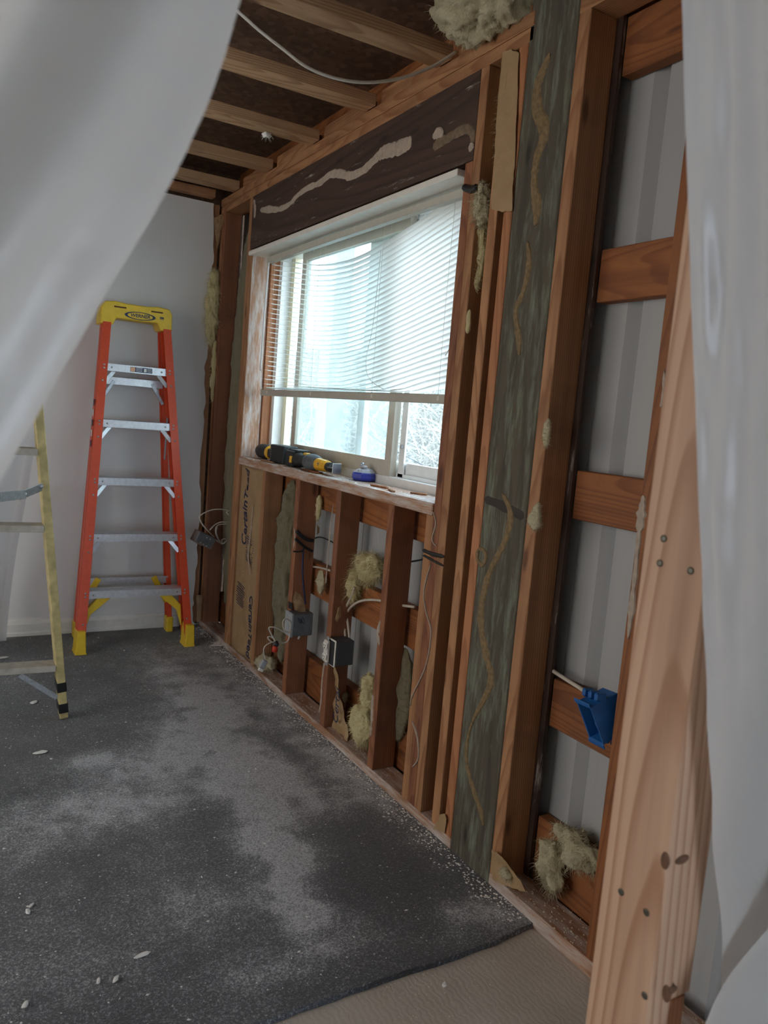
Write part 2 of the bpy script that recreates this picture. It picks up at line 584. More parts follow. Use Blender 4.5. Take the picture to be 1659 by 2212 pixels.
def lathe(name, prof, mat, parent=None, seg=20, mat4=None, smooth=True):
    """prof: (radius, height) pairs about local Z."""
    verts, faces = [], []
    for r, z in prof:
        for k in range(seg):
            a = 2 * math.pi * k / seg
            verts.append((r * math.cos(a), r * math.sin(a), z))
    for i in range(len(prof) - 1):
        for k in range(seg):
            k2 = (k + 1) % seg
            faces.append((i * seg + k, i * seg + k2, (i + 1) * seg + k2, (i + 1) * seg + k))
    faces.append(tuple(range(seg - 1, -1, -1)))
    faces.append(tuple((len(prof) - 1) * seg + k for k in range(seg)))
    o = link(name, mesh_from(verts, faces, smooth=smooth), mat, None)
    if mat4 is not None:
        o.matrix_basis = mat4
    if parent is not None:
        o.parent = parent
        o.matrix_parent_inverse = world_of(parent).inverted()
    return o


def prism(name, poly, axis, a0, a1, mat, parent=None, bev=0.0):
    """poly of 2D points extruded along a world axis between a0 and a1 (x: (y,z), y: (x,z), z: (x,y))."""
    def mk(p, a):
        return {'x': (a, p[0], p[1]), 'y': (p[0], a, p[1]), 'z': (p[0], p[1], a)}[axis]
    bm = bmesh.new()
    va = [bm.verts.new(mk(p, a0)) for p in poly]
    vb = [bm.verts.new(mk(p, a1)) for p in poly]
    bm.faces.new(va)
    bm.faces.new(vb)
    n = len(poly)
    for i in range(n):
        bm.faces.new((va[i], va[(i + 1) % n], vb[(i + 1) % n], vb[i]))
    bmesh.ops.recalc_face_normals(bm, faces=bm.faces)
    if bev > 0:
        bmesh.ops.bevel(bm, geom=list(bm.edges), offset=bev, segments=1, affect='EDGES')
    return link(name, bm_done(bm), mat, parent)


def ribbon_mesh(pts, widths, thick, normal=(-1, 0, 0), n=5, jag=0.0):
    """A raised bead lying on a surface with the given outward normal."""
    N = Vector(normal)
    P = smooth_pts(pts, n)
    m = len(P)
    verts, faces = [], []
    for i, p in enumerate(P):
        s = i / (m - 1) * (len(widths) - 1)
        k = min(int(s), len(widths) - 2)
        w = widths[k] + (widths[k + 1] - widths[k]) * (s - k)
        w *= 1 + jag * noise.noise(p * 90)
        d = (P[min(i + 1, m - 1)] - P[max(i - 1, 0)]).normalized()
        a = d.cross(N).normalized()
        endf = 0.35 if i in (0, m - 1) else 1.0
        for off, h in ((-0.5, 0.0), (-0.38, thick), (0.0, thick * 1.25), (0.38, thick), (0.5, 0.0)):
            verts.append(p + a * (off * w * endf) + N * h)
    for i in range(m - 1):
        for k in range(4):
            faces.append((i * 5 + k, i * 5 + k + 1, (i + 1) * 5 + k + 1, (i + 1) * 5 + k))
    faces.append((0, 1, 2, 3, 4))
    e = (m - 1) * 5
    faces.append((e + 4, e + 3, e + 2, e + 1, e))
    return mesh_from(verts, faces)


def bead(name, pts, widths, mat, parent, thick=0.0025, normal=(-1, 0, 0), jag=0.35):
    return link(name, ribbon_mesh(pts, widths, thick, normal, jag=jag), mat, parent)


def text_mesh(s, size, shear=0.0, bold=0.0, sx=1.0):
    cu = bpy.data.curves.new('txt', 'FONT')
    cu.body = s
    cu.size = size
    cu.shear = shear
    cu.offset = bold
    cu.extrude = 0.0003
    cu.resolution_u = 3
    cu.align_x = 'CENTER'
    cu.align_y = 'CENTER'
    tmp = bpy.data.objects.new('tmp_txt', cu)
    me = bpy.data.meshes.new_from_object(tmp)
    bpy.data.objects.remove(tmp)
    bpy.data.curves.remove(cu)
    for vtx in me.vertices:
        vtx.co.x *= sx
    return me


def text(name, s, size, c, xdir, ydir, mat, parent, shear=0.0, bold=0.0, sx=1.0):
    me = text_mesh(s, size, shear, bold, sx)
    o = link(name, me, mat, None)
    X, Y = Vector(xdir).normalized(), Vector(ydir).normalized()
    m = Matrix((X, Y, X.cross(Y))).transposed().to_4x4()
    m.translation = c
    o.matrix_basis = m
    if parent is not None:
        o.parent = parent
        o.matrix_parent_inverse = world_of(parent).inverted()
    return o


def fluff(name, c, s, mat, label, cat='insulation', sub=4, amp=0.35, freq=5.0, seed=0, rot=(0, 0, 0), hair=260, hair_len=0.02, parent=None, group=None):
    """A torn clump of glass wool: a lumpy body with loose fibres standing out of it."""
    rs = random.Random(seed)
    hair_len *= min(1.0, min(s) / 0.022)
    bm = bmesh.new()
    bmesh.ops.create_icosphere(bm, subdivisions=sub, radius=1.0)
    E = Matrix.Rotation(rot[2], 3, 'Z') @ Matrix.Rotation(rot[1], 3, 'Y') @ Matrix.Rotation(rot[0], 3, 'X')
    off = Vector((seed * 3.1, seed * 1.7, seed * 0.9))
    smin = min(s)
    for v_ in bm.verts:
        d = v_.co.normalized()
        p = Vector((d.x * s[0], d.y * s[1], d.z * s[2]))
        q = p * (freq * 4) + off
        k = noise.fractal(q, 0.85, 2.1, 6) * amp + noise.noise(q * 3.3) * amp * 0.25 + noise.noise(v_.co * 400 * smin) * 0.05
        v_.co = p + d * (k * smin * 1.6)
    body = bm_done(bm, smooth=True)
    for v_ in body.vertices:
        v_.co = E @ v_.co
    o = link(name, body, mat, None)
    o.location = c
    tag(o, label, cat, group)
    verts, faces = [], []
    vs_ = body.vertices
    for _ in range(hair * 3):
        v_ = vs_[rs.randrange(len(vs_))]
        nrm = v_.normal
        d = (nrm + Vector((rs.uniform(-1, 1), rs.uniform(-1, 1), rs.uniform(-1, 0.6))) * 0.9).normalized()
        L = hair_len * rs.uniform(0.4, 1.6)
        side = d.cross(Vector((rs.uniform(-1, 1), rs.uniform(-1, 1), rs.uniform(-1, 1)))).normalized() * 0.00055
        p0 = v_.co - d * 0.004
        p1 = p0 + d * L * 0.6 + Vector((0, 0, -0.1 * L))
        p2 = p0 + d * L + Vector((rs.uniform(-.3, .3), rs.uniform(-.3, .3), -0.5)) * L * 0.6
        b = len(verts)
        verts += [p0 - side, p0 + side, p1 + side * 0.8, p1 - side * 0.8, p2]
        faces += [(b, b + 1, b + 2, b + 3), (b + 3, b + 2, b + 4)]
    h = link('fibres', mesh_from(verts, faces), mat, None)
    h.parent = o
    tag(h, kind='stuff')
    return o


def sheet(name, fn, nu, nv, mat, parent=None, thick=0.0, smooth=True):
    """A surface patch: fn(u, v) with u, v in 0..1."""
    verts = [fn(i / nu, j / nv) for j in range(nv + 1) for i in range(nu + 1)]
    faces = [(j * (nu + 1) + i, j * (nu + 1) + i + 1, (j + 1) * (nu + 1) + i + 1, (j + 1) * (nu + 1) + i) for j in range(nv) for i in range(nu)]
    o = link(name, mesh_from(verts, faces, smooth=smooth), mat, parent)
    if thick > 0:
        md = o.modifiers.new('thickness', 'SOLIDIFY')
        md.thickness = thick
        md.offset = 0
    return o


def scrap(name, outline, nrm, mat, label, cat='paper scrap', curl=0.012, seed=0, parent=None):
    """A torn piece of paper: outline in world space, fanned and crumpled, with a real thickness."""
    N = Vector(nrm)
    pts = [Vector(p) for p in outline]
    c = sum(pts, Vector()) / len(pts)
    bm = bmesh.new()
    vs_ = [bm.verts.new(p) for p in pts]
    bm.faces.new(vs_)
    bmesh.ops.triangulate(bm, faces=bm.faces)
    for _ in range(3):
        bmesh.ops.subdivide_edges(bm, edges=list(bm.edges), cuts=1)
        bmesh.ops.triangulate(bm, faces=bm.faces)
    for v_ in bm.verts:
        q = v_.co * 22 + Vector((seed, seed * 2, 0))
        v_.co += N * (noise.noise(q) * curl) + Vector((0, noise.noise(q * 2.5), noise.noise(q * 2.5 + Vector((9, 9, 9))))) * 0.0035
        v_.co -= c
    o = link(name, bm_done(bm), mat, None)
    o.location = c
    md = o.modifiers.new('thickness', 'SOLIDIFY')
    md.thickness = 0.0012
    if parent is not None:
        o.parent = parent
        o.matrix_parent_inverse = world_of(parent).inverted()
    else:
        tag(o, label, cat)
    return o


# ================================================================== THE SETTING
XL, YF, YB = -3.6, -3.2, 4.25       # left wall, open front end, back wall
Z_LO, Z_UP = 2.271, 2.345           # underside and top of the double top plate

floor = link('floor', box_mesh(3.85, 7.6, 0.06, 0.0), 'concrete')
floor.location = (-1.725, 0.55, -0.034)
tag(floor, 'bare grey-brown slab showing in front of the carpet edge', 'floor', kind='structure')


# dust drifts, strongest where window glare is painted into the floor: (x, y, radius along x, radius along y, amount)
DUST_GLARE = ((-.36, 3.45, .13, .28, .5), (-.33, 3.00, .14, .25, .95), (-.47, 2.72, .16, .22, .85), (-.34, 2.42, .12, .20, .85), (-.45, 2.12, .10, .22, .75), (-.50, 1.86, .07, .20, .9),
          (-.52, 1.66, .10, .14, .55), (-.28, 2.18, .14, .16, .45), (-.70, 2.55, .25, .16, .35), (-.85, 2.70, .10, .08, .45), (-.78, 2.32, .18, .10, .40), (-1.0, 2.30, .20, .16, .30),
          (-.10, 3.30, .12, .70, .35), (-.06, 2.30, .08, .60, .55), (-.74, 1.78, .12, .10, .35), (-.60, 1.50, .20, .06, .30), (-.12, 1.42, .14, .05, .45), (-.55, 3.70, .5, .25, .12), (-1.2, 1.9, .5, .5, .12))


def carpet_mesh():
    nx, ny = 190, 150
    verts, faces, dust_glare = [], [], []
    for i in range(nx + 1):
        x = XL * (1 - i / nx) ** 1.7
        e = 1.352 + 0.012 * noise.noise(Vector((x * 3.1, 0.3, 0))) + 0.005 * noise.noise(Vector((x * 17, 2.3, 0))) + 0.02 * max(0, (x + 0.25)) / 0.25
        for j in range(ny + 1):
            y = e + (YB - e) * max(0, j - 1) / (ny - 1)
            verts.append((x, y - (0.004 if j == 0 else 0), -0.003 if j == 0 else 0.008))
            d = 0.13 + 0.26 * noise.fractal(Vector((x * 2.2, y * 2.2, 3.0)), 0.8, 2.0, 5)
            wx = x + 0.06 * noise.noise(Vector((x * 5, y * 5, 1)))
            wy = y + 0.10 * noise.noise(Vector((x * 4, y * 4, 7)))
            for cx, cy, rx, ry, am in DUST_GLARE:
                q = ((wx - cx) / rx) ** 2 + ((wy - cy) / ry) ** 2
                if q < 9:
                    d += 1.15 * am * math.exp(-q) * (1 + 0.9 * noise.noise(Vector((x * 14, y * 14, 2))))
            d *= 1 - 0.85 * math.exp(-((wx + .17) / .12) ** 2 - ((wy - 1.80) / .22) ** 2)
            dust_glare.append(max(0.0, min(1.2, d)))
    for i in range(nx):
        for j in range(ny):
            a_ = i * (ny + 1) + j
            faces.append((a_, a_ + ny + 1, a_ + ny + 2, a_ + 1))
    me = mesh_from(verts, faces)
    at_ = me.attributes.new('dust_glare', 'FLOAT', 'POINT')
    at_.data.foreach_set('value', dust_glare)
    return me


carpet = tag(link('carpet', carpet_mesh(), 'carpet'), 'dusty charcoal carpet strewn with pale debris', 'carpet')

# back wall: drywall with a broken right edge, with sheathing added behind to block light leaks
rs = random.Random(3)
poly = [(XL, 0.0), (-0.012, 0.0)]
z = 0.0
while z < 2.30:
    z += rs.uniform(0.02, 0.06)
    poly.append((-0.03 + 0.022 * noise.noise(Vector((0.4, z * 4, 1.0))) + rs.uniform(-0.006, 0.006), min(z, 2.318)))
poly.append((XL, 2.33))
wall_back = prism('wall_back', poly, 'y', 4.25, 4.263, 'drywall')
tag(wall_back, 'white painted drywall back wall behind the orange ladder', 'wall', kind='structure')
bx('sheathing_added', (-1.72, 4.32, 1.25), (3.75, 0.03, 2.5), 'osb', wall_back, bev=0)
baseboard = prism('baseboard_back', [(4.25, 0.0), (4.25, 0.088), (4.243, 0.088), (4.240, 0.074), (4.236, 0.068), (4.236, 0.03), (4.233, 0.024), (4.233, 0.0)], 'x', XL, -0.115, 'painted_white')
tag(baseboard, 'white moulded baseboard along the foot of the back wall', 'baseboard', kind='structure')
# furring strips in the open corner, beside the broken drywall edge
bx('furring', (-0.035, 4.284, 1.17), (0.06, 0.038, 2.3), 'lumber_tan', wall_back)
bx('furring', (0.012, 4.236, 1.17), (0.020, 0.026, 2.2), 'lumber_tan', wall_back)
board('end_beam', -3.5, -0.055, 4.19, 4.25, 2.335, 2.375, 'lumber_tan', wall_back, 'x')

# left wall and outside end of the room, mostly behind the hanging film
wl = bx('wall_left', (XL - 0.06, 2.35, 1.25), (0.12, 3.9, 2.5), 'drywall', bev=0)
tag(wl, 'pale drywall side wall beyond the hanging plastic', 'wall', kind='structure')


# unseen wall added behind the camera; its opening is sized to limit the light
wfs = link('wall_rear_added', box_mesh(1.5, 0.12, 2.5, 0), 'drywall')
wfs.location = (-2.95, -3.2, 1.25)
tag(wfs, 'plain unseen wall added behind the viewer to limit the light', 'wall', kind='structure')
bx('wall_panel_added', (-0.42, -3.2, 1.25), (1.04, 0.12, 2.5), 'drywall', wfs, bev=0)
bx('wall_panel_added', (-1.87, -3.2, 2.25), (1.88, 0.12, 0.50), 'drywall', wfs, bev=0)
bx('wall_panel_added', (0.14, -1.6, 1.25), (0.08, 3.1, 2.5), 'drywall', wfs, bev=0)
bx('wall_panel_added', (-3.66, -1.4, 1.25), (0.12, 3.6, 2.5), 'drywall', wfs, bev=0)

# right wall: ribbed metal siding (the root) carrying all the framing
def siding_mesh():
    prof = []
    y = -0.2
    flat, deep = 0.147, 0.178
    k = 0
    while y < 4.32:
        prof += [(y, flat), (y + 0.066, flat), (y + 0.0665, flat + 0.003), (y + 0.070, flat + 0.003), (y + 0.0705, flat), (y + 0.176, flat), (y + 0.179, deep), (y + 0.185, deep), (y + 0.226, flat)]
        y += 0.2345
    bm = bmesh.new()

    def strip(y0, y1, z0, z1):
        pts = [p for p in prof if y0 < p[0] < y1]

        def xat(yy):
            for (ya, xa), (yb, xb) in zip(prof, prof[1:]):
                if ya <= yy <= yb:
                    return xa + (xb - xa) * (yy - ya) / max(1e-9, yb - ya)
            return flat
        pts = [(y0, xat(y0))] + pts + [(y1, xat(y1))]
        va = [bm.verts.new((x, yy, z0)) for yy, x in pts]
        vb = [bm.verts.new((x, yy, z1)) for yy, x in pts]
        for i in range(len(pts) - 1):
            bm.faces.new((va[i], va[i + 1], vb[i + 1], vb[i]))
    strip(-0.2, 1.99, -0.06, 2.6)
    strip(1.99, 3.725, -0.06, 0.995)
    strip(1.99, 3.725, 2.03, 2.6)
    strip(3.725, 4.30, -0.06, 2.6)
    return bm_done(bm)


wall_right = link('wall_right', siding_mesh(), 'siding')
tag(wall_right, 'opened-up stud wall with pale ribbed metal siding behind', 'wall', kind='structure')
md = wall_right.modifiers.new('thickness', 'SOLIDIFY')
md.thickness = 0.001
md.offset = 0


def stud(y0, y1, z0=0.038, z1=Z_LO, mat='lumber_red', x0=0.0, x1=0.089, name='stud'):
    return board(name, x0, x1, y0, y1, z0, z1, mat, wall_right, 'z')


stud(4.175, 4.213, mat='lumber_red')
stud(3.773, 3.811, mat='lumber_tan')
stud(3.735, 3.773, z1=2.02, mat='lumber_tan', name='trimmer_stud')
s2 = stud(3.382, 3.42, z1=0.974, mat='lumber_tan')
s3 = stud(2.998, 3.036, z1=0.974, mat='lumber_red')
s4 = stud(2.614, 2.652, z1=0.974, mat='lumber_red')
s5 = stud(2.224, 2.262, z1=0.974, mat='lumber_red')
stud(1.9885, 2.026, z1=0.974, mat='lumber_tan', name='cripple_stud')
stud(1.950, 1.988, z1=2.02, mat='lumber_red', name='trimmer_stud')
king = stud(1.912, 1.9495, mat='lumber_tan', name='king_stud')
stud(1.812, 1.850, mat='lumber_tan')
stud(1.7455, 1.783, mat='lumber_orange')
s9 = stud(1.517, 1.557, mat='lumber_tan', z1=Z_LO)
s10 = stud(1.150, 1.190, mat='lumber_girt')
# dark posts that stand outside the stud line
board('backing_stud', 0.089, 0.104, 1.50, 1.56, 0.0, 2.3, 'header_dark', wall_right, 'z')
board('backing_stud', 0.0895, 0.142, 1.152, 1.188, 0.0, 2.3, 'lumber_girt', wall_right, 'z')

# plates
board('bottom_plate', 0.0, 0.089, 1.7445, 4.25, -0.004, 0.038, 'lumber_dusty', wall_right, 'y')
board('bottom_plate', 0.0, 0.095, 0.62, 1.5585, -0.004, 0.038, 'lumber_dusty', wall_right, 'y')
board('top_plate', 0.0, 0.089, 1.727, 4.25, Z_LO, 2.308, 'lumber_tan', wall_right, 'y')
board('top_plate', -0.003, 0.086, 1.727, 4.25, 2.308, Z_UP, 'lumber_tan', wall_right, 'y')
board('top_plate', 0.0, 0.089, 0.62, 1.5585, 2.271, 2.309, 'lumber_tan', wall_right, 'y')
board('rim_board', 0.092, 0.13, 1.2, 4.25, 2.29, 2.50, 'lumber_girt', wall_right, 'y')

# the green treated post with old adhesive beads
post = board('post', 0.0, 0.14, 1.559, 1.744, -0.004, 2.46, 'treated_green', wall_right, 'z', bev=0.003)
bead('adhesive_bead', [(0,1.652,2.212),(-0,1.677,2.174),(-0,1.692,2.134),(0,1.678,2.078),(0,1.65,2.037),(0,1.645,2.001),(0,1.661,1.97),(0,1.666,1.937),(0,1.662,1.884),(0,1.643,1.835),(0,1.641,1.786)], [0.017, 0.031, 0.036, 0.041, 0.041, 0.037, 0.031, 0.027, 0.027, 0.037, 0.017], 'adhesive_ochre', post)
bead('adhesive_bead', [(0,1.666,1.75),(0,1.652,1.694),(0,1.661,1.626),(0,1.687,1.573),(0,1.665,1.506),(0,1.653,1.454)], [0.010, 0.022, 0.020, 0.020, 0.025, 0.010], 'adhesive_ochre', post)
bead('adhesive_bead', [(0,1.664,1.082),(0,1.623,1.033),(0,1.636,0.955),(0,1.683,0.868),(0,1.706,0.784),(0,1.702,0.705),(0,1.666,0.628),(0,1.634,0.558),(0,1.694,0.425),(0,1.711,0.347),(0,1.702,0.291),(0,1.664,0.235),(0,1.619,0.186),(0,1.601,0.154)], [0.014, 0.025, 0.024, 0.022, 0.027, 0.029, 0.032, 0.029, 0.010, 0.015, 0.017, 0.019, 0.019, 0.010], 'adhesive_ochre', post)
bead('stain', [(0,1.741,1.058),(0,1.682,1.053),(0,1.62,1.043),(0,1.569,1.033)], [.022, .026, .026, .022], 'stain_dark', post, thick=0.0008)
bead('adhesive_bead', [(0,1.746,0.915),(0,1.72,0.914),(0,1.709,0.896),(0,1.722,0.873),(0,1.743,0.88),(0,1.75,0.897),(0,1.746,0.913)], [0.010, 0.014, 0.014, 0.014, 0.014, 0.014, 0.010], 'adhesive_ochre', post)

# girts: flat boards behind the studs
for (y0, y1, z0, z1) in ((1.19, 1.50, 1.594, 1.724), (1.19, 1.50, 1.04, 1.167), (1.19, 1.50, 0.474, 0.606), (1.19, 1.50, 2.137, 2.275), (1.19, 1.50, 0.03, 0.215),
                         (1.99, 3.72, 0.852, 0.99), (1.75, 4.25, 0.474, 0.615), (1.75, 4.25, 0.03, 0.195), (3.73, 4.25, 1.594, 1.724), (3.73, 4.25, 1.04, 1.167), (1.75, 1.98, 1.594, 1.724)):
    board('girt', 0.104, 0.142, y0, y1, z0, z1, 'lumber_girt', wall_right, 'y')

# header over the window with its adhesive beads
header = board('header', 0.0, 0.085, 1.9505, 3.772, 2.021, Z_LO, 'header_dark', wall_right, 'y', bev=0.001)
bead('adhesive_bead', [(0,3.659,2.187),(0,3.545,2.17),(0,3.431,2.15),(0,3.315,2.149),(0,3.225,2.17),(0,3.122,2.18),(0,3.006,2.176),(0,2.915,2.188),(0,2.82,2.171),(0,2.743,2.146),(0,2.662,2.142),(0,2.607,2.148),(0,2.545,2.164),(0,2.494,2.172),(0,2.408,2.162),(0,2.34,2.16),(0,2.305,2.162)], [.020, .034, .026, .022, .022, .025, .028, .030, .034, .034, .033, .033, .036, .044, .052, .052, .032], 'adhesive_pale', header)
bead('adhesive_bead', [(0,2.169,2.107),(0,2.142,2.117),(0,2.104,2.117),(0,2.033,2.122),(0,1.988,2.117),(0,1.963,2.093),(0,1.961,2.067)], [.026, .036, .032, .032, .030, .026, .016], 'adhesive_brown', header)
bead('adhesive_bead', [(-0.002,2.174,2.139),(-0.002,2.157,2.146),(-0.002,2.138,2.144),(-0.002,2.116,2.131)], [.018, .036, .034, .010], 'adhesive_pale', header)
bead('adhesive_bead', [(-0.002,1.959,2.07),(-0.002,1.962,2.059),(-0.002,1.964,2.046)], [.016, .026, .012], 'adhesive_pale', header)
bead('adhesive_bead', [(0,3.756,2.252),(0,3.736,2.209),(0,3.734,2.164)], [.016, .026, .018], 'adhesive_pale', header)

# window opening: pale jamb facing, outer jamb, head board, sill
board('window_jamb', 0.003, 0.093, 3.7335, 3.7355, 1.012, 2.0, 'lumber_dusty', wall_right, 'z', bev=0)
board('outer_jamb', 0.096, 0.155, 3.722, 3.75, 1.0, 2.0, 'lumber_orange', wall_right, 'z')
head = board('head_board', -0.014, 0.135, 2.006, 3.752, 1.988, 2.008, 'painted_white', wall_right, 'y')
sill_front = board('window_sill', -0.006, 0.135, 1.990, 3.734, 0.974, 1.012, 'lumber_dusty', wall_right, 'y', bev=0.003)

# torn drywall paper, tape and strands on the studs
bead('tape_band', [(-0.001,2.028,0.858),(-0.001,1.97,0.856),(-0.001,1.907,0.86)], [.012, .014, .012], 'tape_black', king, thick=0.002)
bead('tape_band', [(-0.001,2.023,0.843),(-0.001,1.959,0.836),(-0.001,1.908,0.832)], [.007, .008, .007], 'tape_black', king, thick=0.0025)
bead('caulk_strand', [(0,1.974,0.825),(0,1.999,0.735),(0,1.979,0.675),(0,1.94,0.615),(0,1.951,0.505),(0,2.011,0.386),(0,2.016,0.35)], [.004, .006, .005, .006, .005, .006, .004], 'adhesive_pale', king, thick=0.004)
bead('caulk_strand', [(0,1.998,0.305),(0,1.961,0.265),(0,1.946,0.205),(0,1.974,0.161)], [.006, .008, .006, .004], 'adhesive_pale', king, thick=0.004)
bead('caulk_strand', [(0,1.988,0.987),(0,1.967,0.954),(0,1.979,0.901),(0,1.951,0.884)], [.004, .006, .005, .004], 'adhesive_pale', king, thick=0.004)
for pts, w in (([(0,3.521,0.798),(0,3.521,0.686),(0,3.54,0.546),(0,3.494,0.464)], [.006, .012, .016, .006]), ([(0,2.673,0.914),(0,2.682,0.823),(0,2.685,0.694),(0,2.686,0.602)], [.004, .008, .006, .010]),
               ([(0,2.647,0.295),(0,2.655,0.217),(0,2.651,0.143),(0,2.658,0.083)], [.010, .008, .012, .006]), ([(0,2.251,0.57),(0,2.261,0.518),(0,2.242,0.482)], [.008, .022, .008]),
               ([(0,2.259,0.302),(0,2.257,0.252),(0,2.252,0.203),(0,2.251,0.153)], [.010, .018, .016, .006]), ([(0,3.02,0.767),(0,3.009,0.729),(0,3.015,0.678)], [.006, .010, .006])):
    bead('torn_paper', pts, w, 'adhesive_pale', s4, thick=0.002, jag=0.9)
bead('torn_paper', [(0,1.182,1.139),(0,1.183,1.098),(0,1.182,1.047),(0,1.179,0.975),(0,1.178,0.901),(0,1.176,0.817)], [.010, .030, .014, .012, .016, .008], 'adhesive_pale', s10, thick=0.003, jag=0.9)
bead('torn_paper', [(0,1.167,1.41),(0,1.163,1.361),(0,1.165,1.332)], [.005, .010, .006], 'adhesive_pale', s10, thick=0.003, jag=0.9)

# ceiling: sheathing with flat joists below it
ceiling = bx('ceiling', (-1.70, 0.55, 2.505), (3.84, 7.6, 0.02), 'osb', bev=0)
tag(ceiling, 'dark oriented strand board deck above the open joists', 'ceiling', kind='structure')
for y0, y1 in ((2.098, 2.185), (2.566, 2.655), (3.03, 3.118), (3.522, 3.606), (3.968, 4.055)):
    board('joist', XL, -0.004, y0, y1, Z_UP, 2.384, 'lumber_joist', ceiling, 'x')
for y0, y1 in ((1.76, 2.095), (2.19, 2.562), (2.66, 3.026), (3.122, 3.518), (3.61, 3.964)):
    board('blocking', 0.012, 0.05, y0, y1, Z_UP + 0.001, 2.40, 'lumber_tan', ceiling, 'y')

# ------------------------------------------------------------------ the window unit
window = bpy.data.objects.new('window_1', None)
COL.objects.link(window)
window.location = (0.17, 2.86, 1.0)
tag(window, 'wide sliding window with a crooked white blind', 'window', kind='structure')
W0, W1, WZ0, WZ1 = 1.990, 3.722, 1.0, 2.03


def frame(name, x0, x1, y0, y1, z0, z1, w, mat, parent, wb=None):
    wb = wb or w
    bm = bmesh.new()
    outer = [(y0, z0), (y1, z0), (y1, z1), (y0, z1)]
    inner = [(y0 + w, z0 + wb), (y1 - w, z0 + wb), (y1 - w, z1 - w), (y0 + w, z1 - w)]
    vs_ = [[bm.verts.new((x, *p)) for p in ring] for x in (x0, x1) for ring in (outer, inner)]
    o0, i0, o1, i1 = vs_
    for k in range(4):
        j = (k + 1) % 4
        bm.faces.new((o0[k], o0[j], i0[j], i0[k]))
        bm.faces.new((o1[k], o1[j], i1[j], i1[k]))
        bm.faces.new((o0[k], o0[j], o1[j], o1[k]))
        bm.faces.new((i0[k], i0[j], i1[j], i1[k]))
    return link(name, bm_done(bm), mat, parent)


wf = frame('window_frame', 0.142, 0.225, W0, W1, WZ0, WZ1, 0.034, 'vinyl_white', window, 0.044)
prism('frame_stop', [(W1 - 0.036, 1.04), (W1 - 0.075, 1.04), (W1 - 0.075, 2.0), (W1 - 0.036, 2.0)], 'x', 0.190, 0.222, 'vinyl_cream', window)
prism('track', [(W0 + 0.034, 1.044), (W1 - 0.034, 1.044), (W1 - 0.034, 1.058), (W0 + 0.034, 1.058)], 'x', 0.178, 0.184, 'vinyl_white', window)
sash = frame('sash', 0.150, 0.176, 2.522, 3.468, 1.044, 1.998, 0.046, 'sash_beige', window, 0.06)
bx('pane', (0.163, 2.995, 1.52), (0.004, 0.86, 0.87), 'glass_hazy', sash, bev=0)
sash2 = frame('sash', 0.190, 0.214, 2.02, 2.885, 1.05, 1.992, 0.05, 'vinyl_white', window, 0.05)
bx('pane', (0.202, 2.45, 1.52), (0.004, 0.77, 0.85), 'glass', sash2, bev=0)
bx('pane', (0.206, 3.26, 1.52), (0.004, 0.78, 0.93), 'glass', window, bev=0)
board('mullion', 0.178, 0.186, 2.475, 2.512, 1.045, 1.996, 'vinyl_white', window, 'z', bev=0.001)
bx('latch', (0.174, 2.492, 1.16), (0.008, 0.014, 0.016), 'galvanised', window)
bx('protective_film', (0.148, 2.034, 1.25), (0.004, 0.016, 0.40), 'blue_film', window, bev=0)

# ================================================================== THINGS
# ------------------------------------------------------------------ the crooked mini blind
blind = thing('window_blind', 'white mini blind hanging crooked in the window', 'blind', (0.08, 2.83, 1.99))
BX = 0.080
bx('headrail', (0.066, 2.84, 1.966), (0.03, 1.67, 0.026), 'rail_beige', blind, bev=0.003)
# height of the top slat along the window (y, z)
TOP = [(1.995, 1.986), (2.095, 1.969), (2.219, 1.945), (2.355, 1.918), (2.505, 1.894), (2.672, 1.872), (2.82, 1.862), (2.983, 1.866), (3.165, 1.885), (3.367, 1.920), (3.609, 1.962), (3.69, 1.975)]


def interp(tab, y):
    for (a, va), (b, vb) in zip(tab, tab[1:]):
        if a <= y <= b:
            return va + (vb - va) * (y - a) / (b - a)
    return tab[0][1] if y < tab[0][0] else tab[-1][1]


NS = 31
for i in range(NS):
    ny, nx_ = 36, 4
    y0, y1 = 1.998, 3.664 + 0.012 * math.sin(i * 2.3) + (0.012 if i > 24 else 0)
    verts, faces = [], []
    for a in range(ny + 1):
        y = y0 + (y1 - y0) * a / ny
        f = (y - y0) / (y1 - y0)
        pitch = 0.0197 + 0.0032 * f
        zt = interp(TOP, y) - i * pitch * (1.0 - 0.10 * math.sin(math.pi * f) * i / NS)
        zs = 1.353 + (NS - 1 - i) * 0.0024 + 0.004 * max(0.0, math.sin(f * 9 + i))
        dlt = 0.006
        q_ = (zt - zs) / dlt
        zc = zs + dlt * (q_ if q_ > 30 else math.log1p(math.exp(q_)))
        free = min(1.0, max(0.0, (zt - zs) / 0.03))
        k = max(0.0, min(1.0, (2.75 - y) / 0.5))
        k = k * k * (3 - 2 * k)
        ang = -math.radians(6 + 50 * k) * free
        for b in range(nx_ + 1):
            s_ = (b / nx_ - 0.5)
            camber = 0.0022 * (1 - 4 * s_ * s_)
            verts.append((BX + s_ * 0.025 * math.cos(ang) , y, zc + s_ * 0.025 * math.sin(ang) + camber))
    for a in range(ny):
        for b in range(nx_):
            q = a * (nx_ + 1) + b
            faces.append((q, q + 1, q + nx_ + 2, q + nx_ + 1))
    link('slat', mesh_from(verts, faces, smooth=True), 'slat_vinyl', blind)
rail = bx('bottom_rail', (BX, 2.84, 1.336), (0.027, 1.70, 0.030), 'rail_beige', blind, bev=0.003)
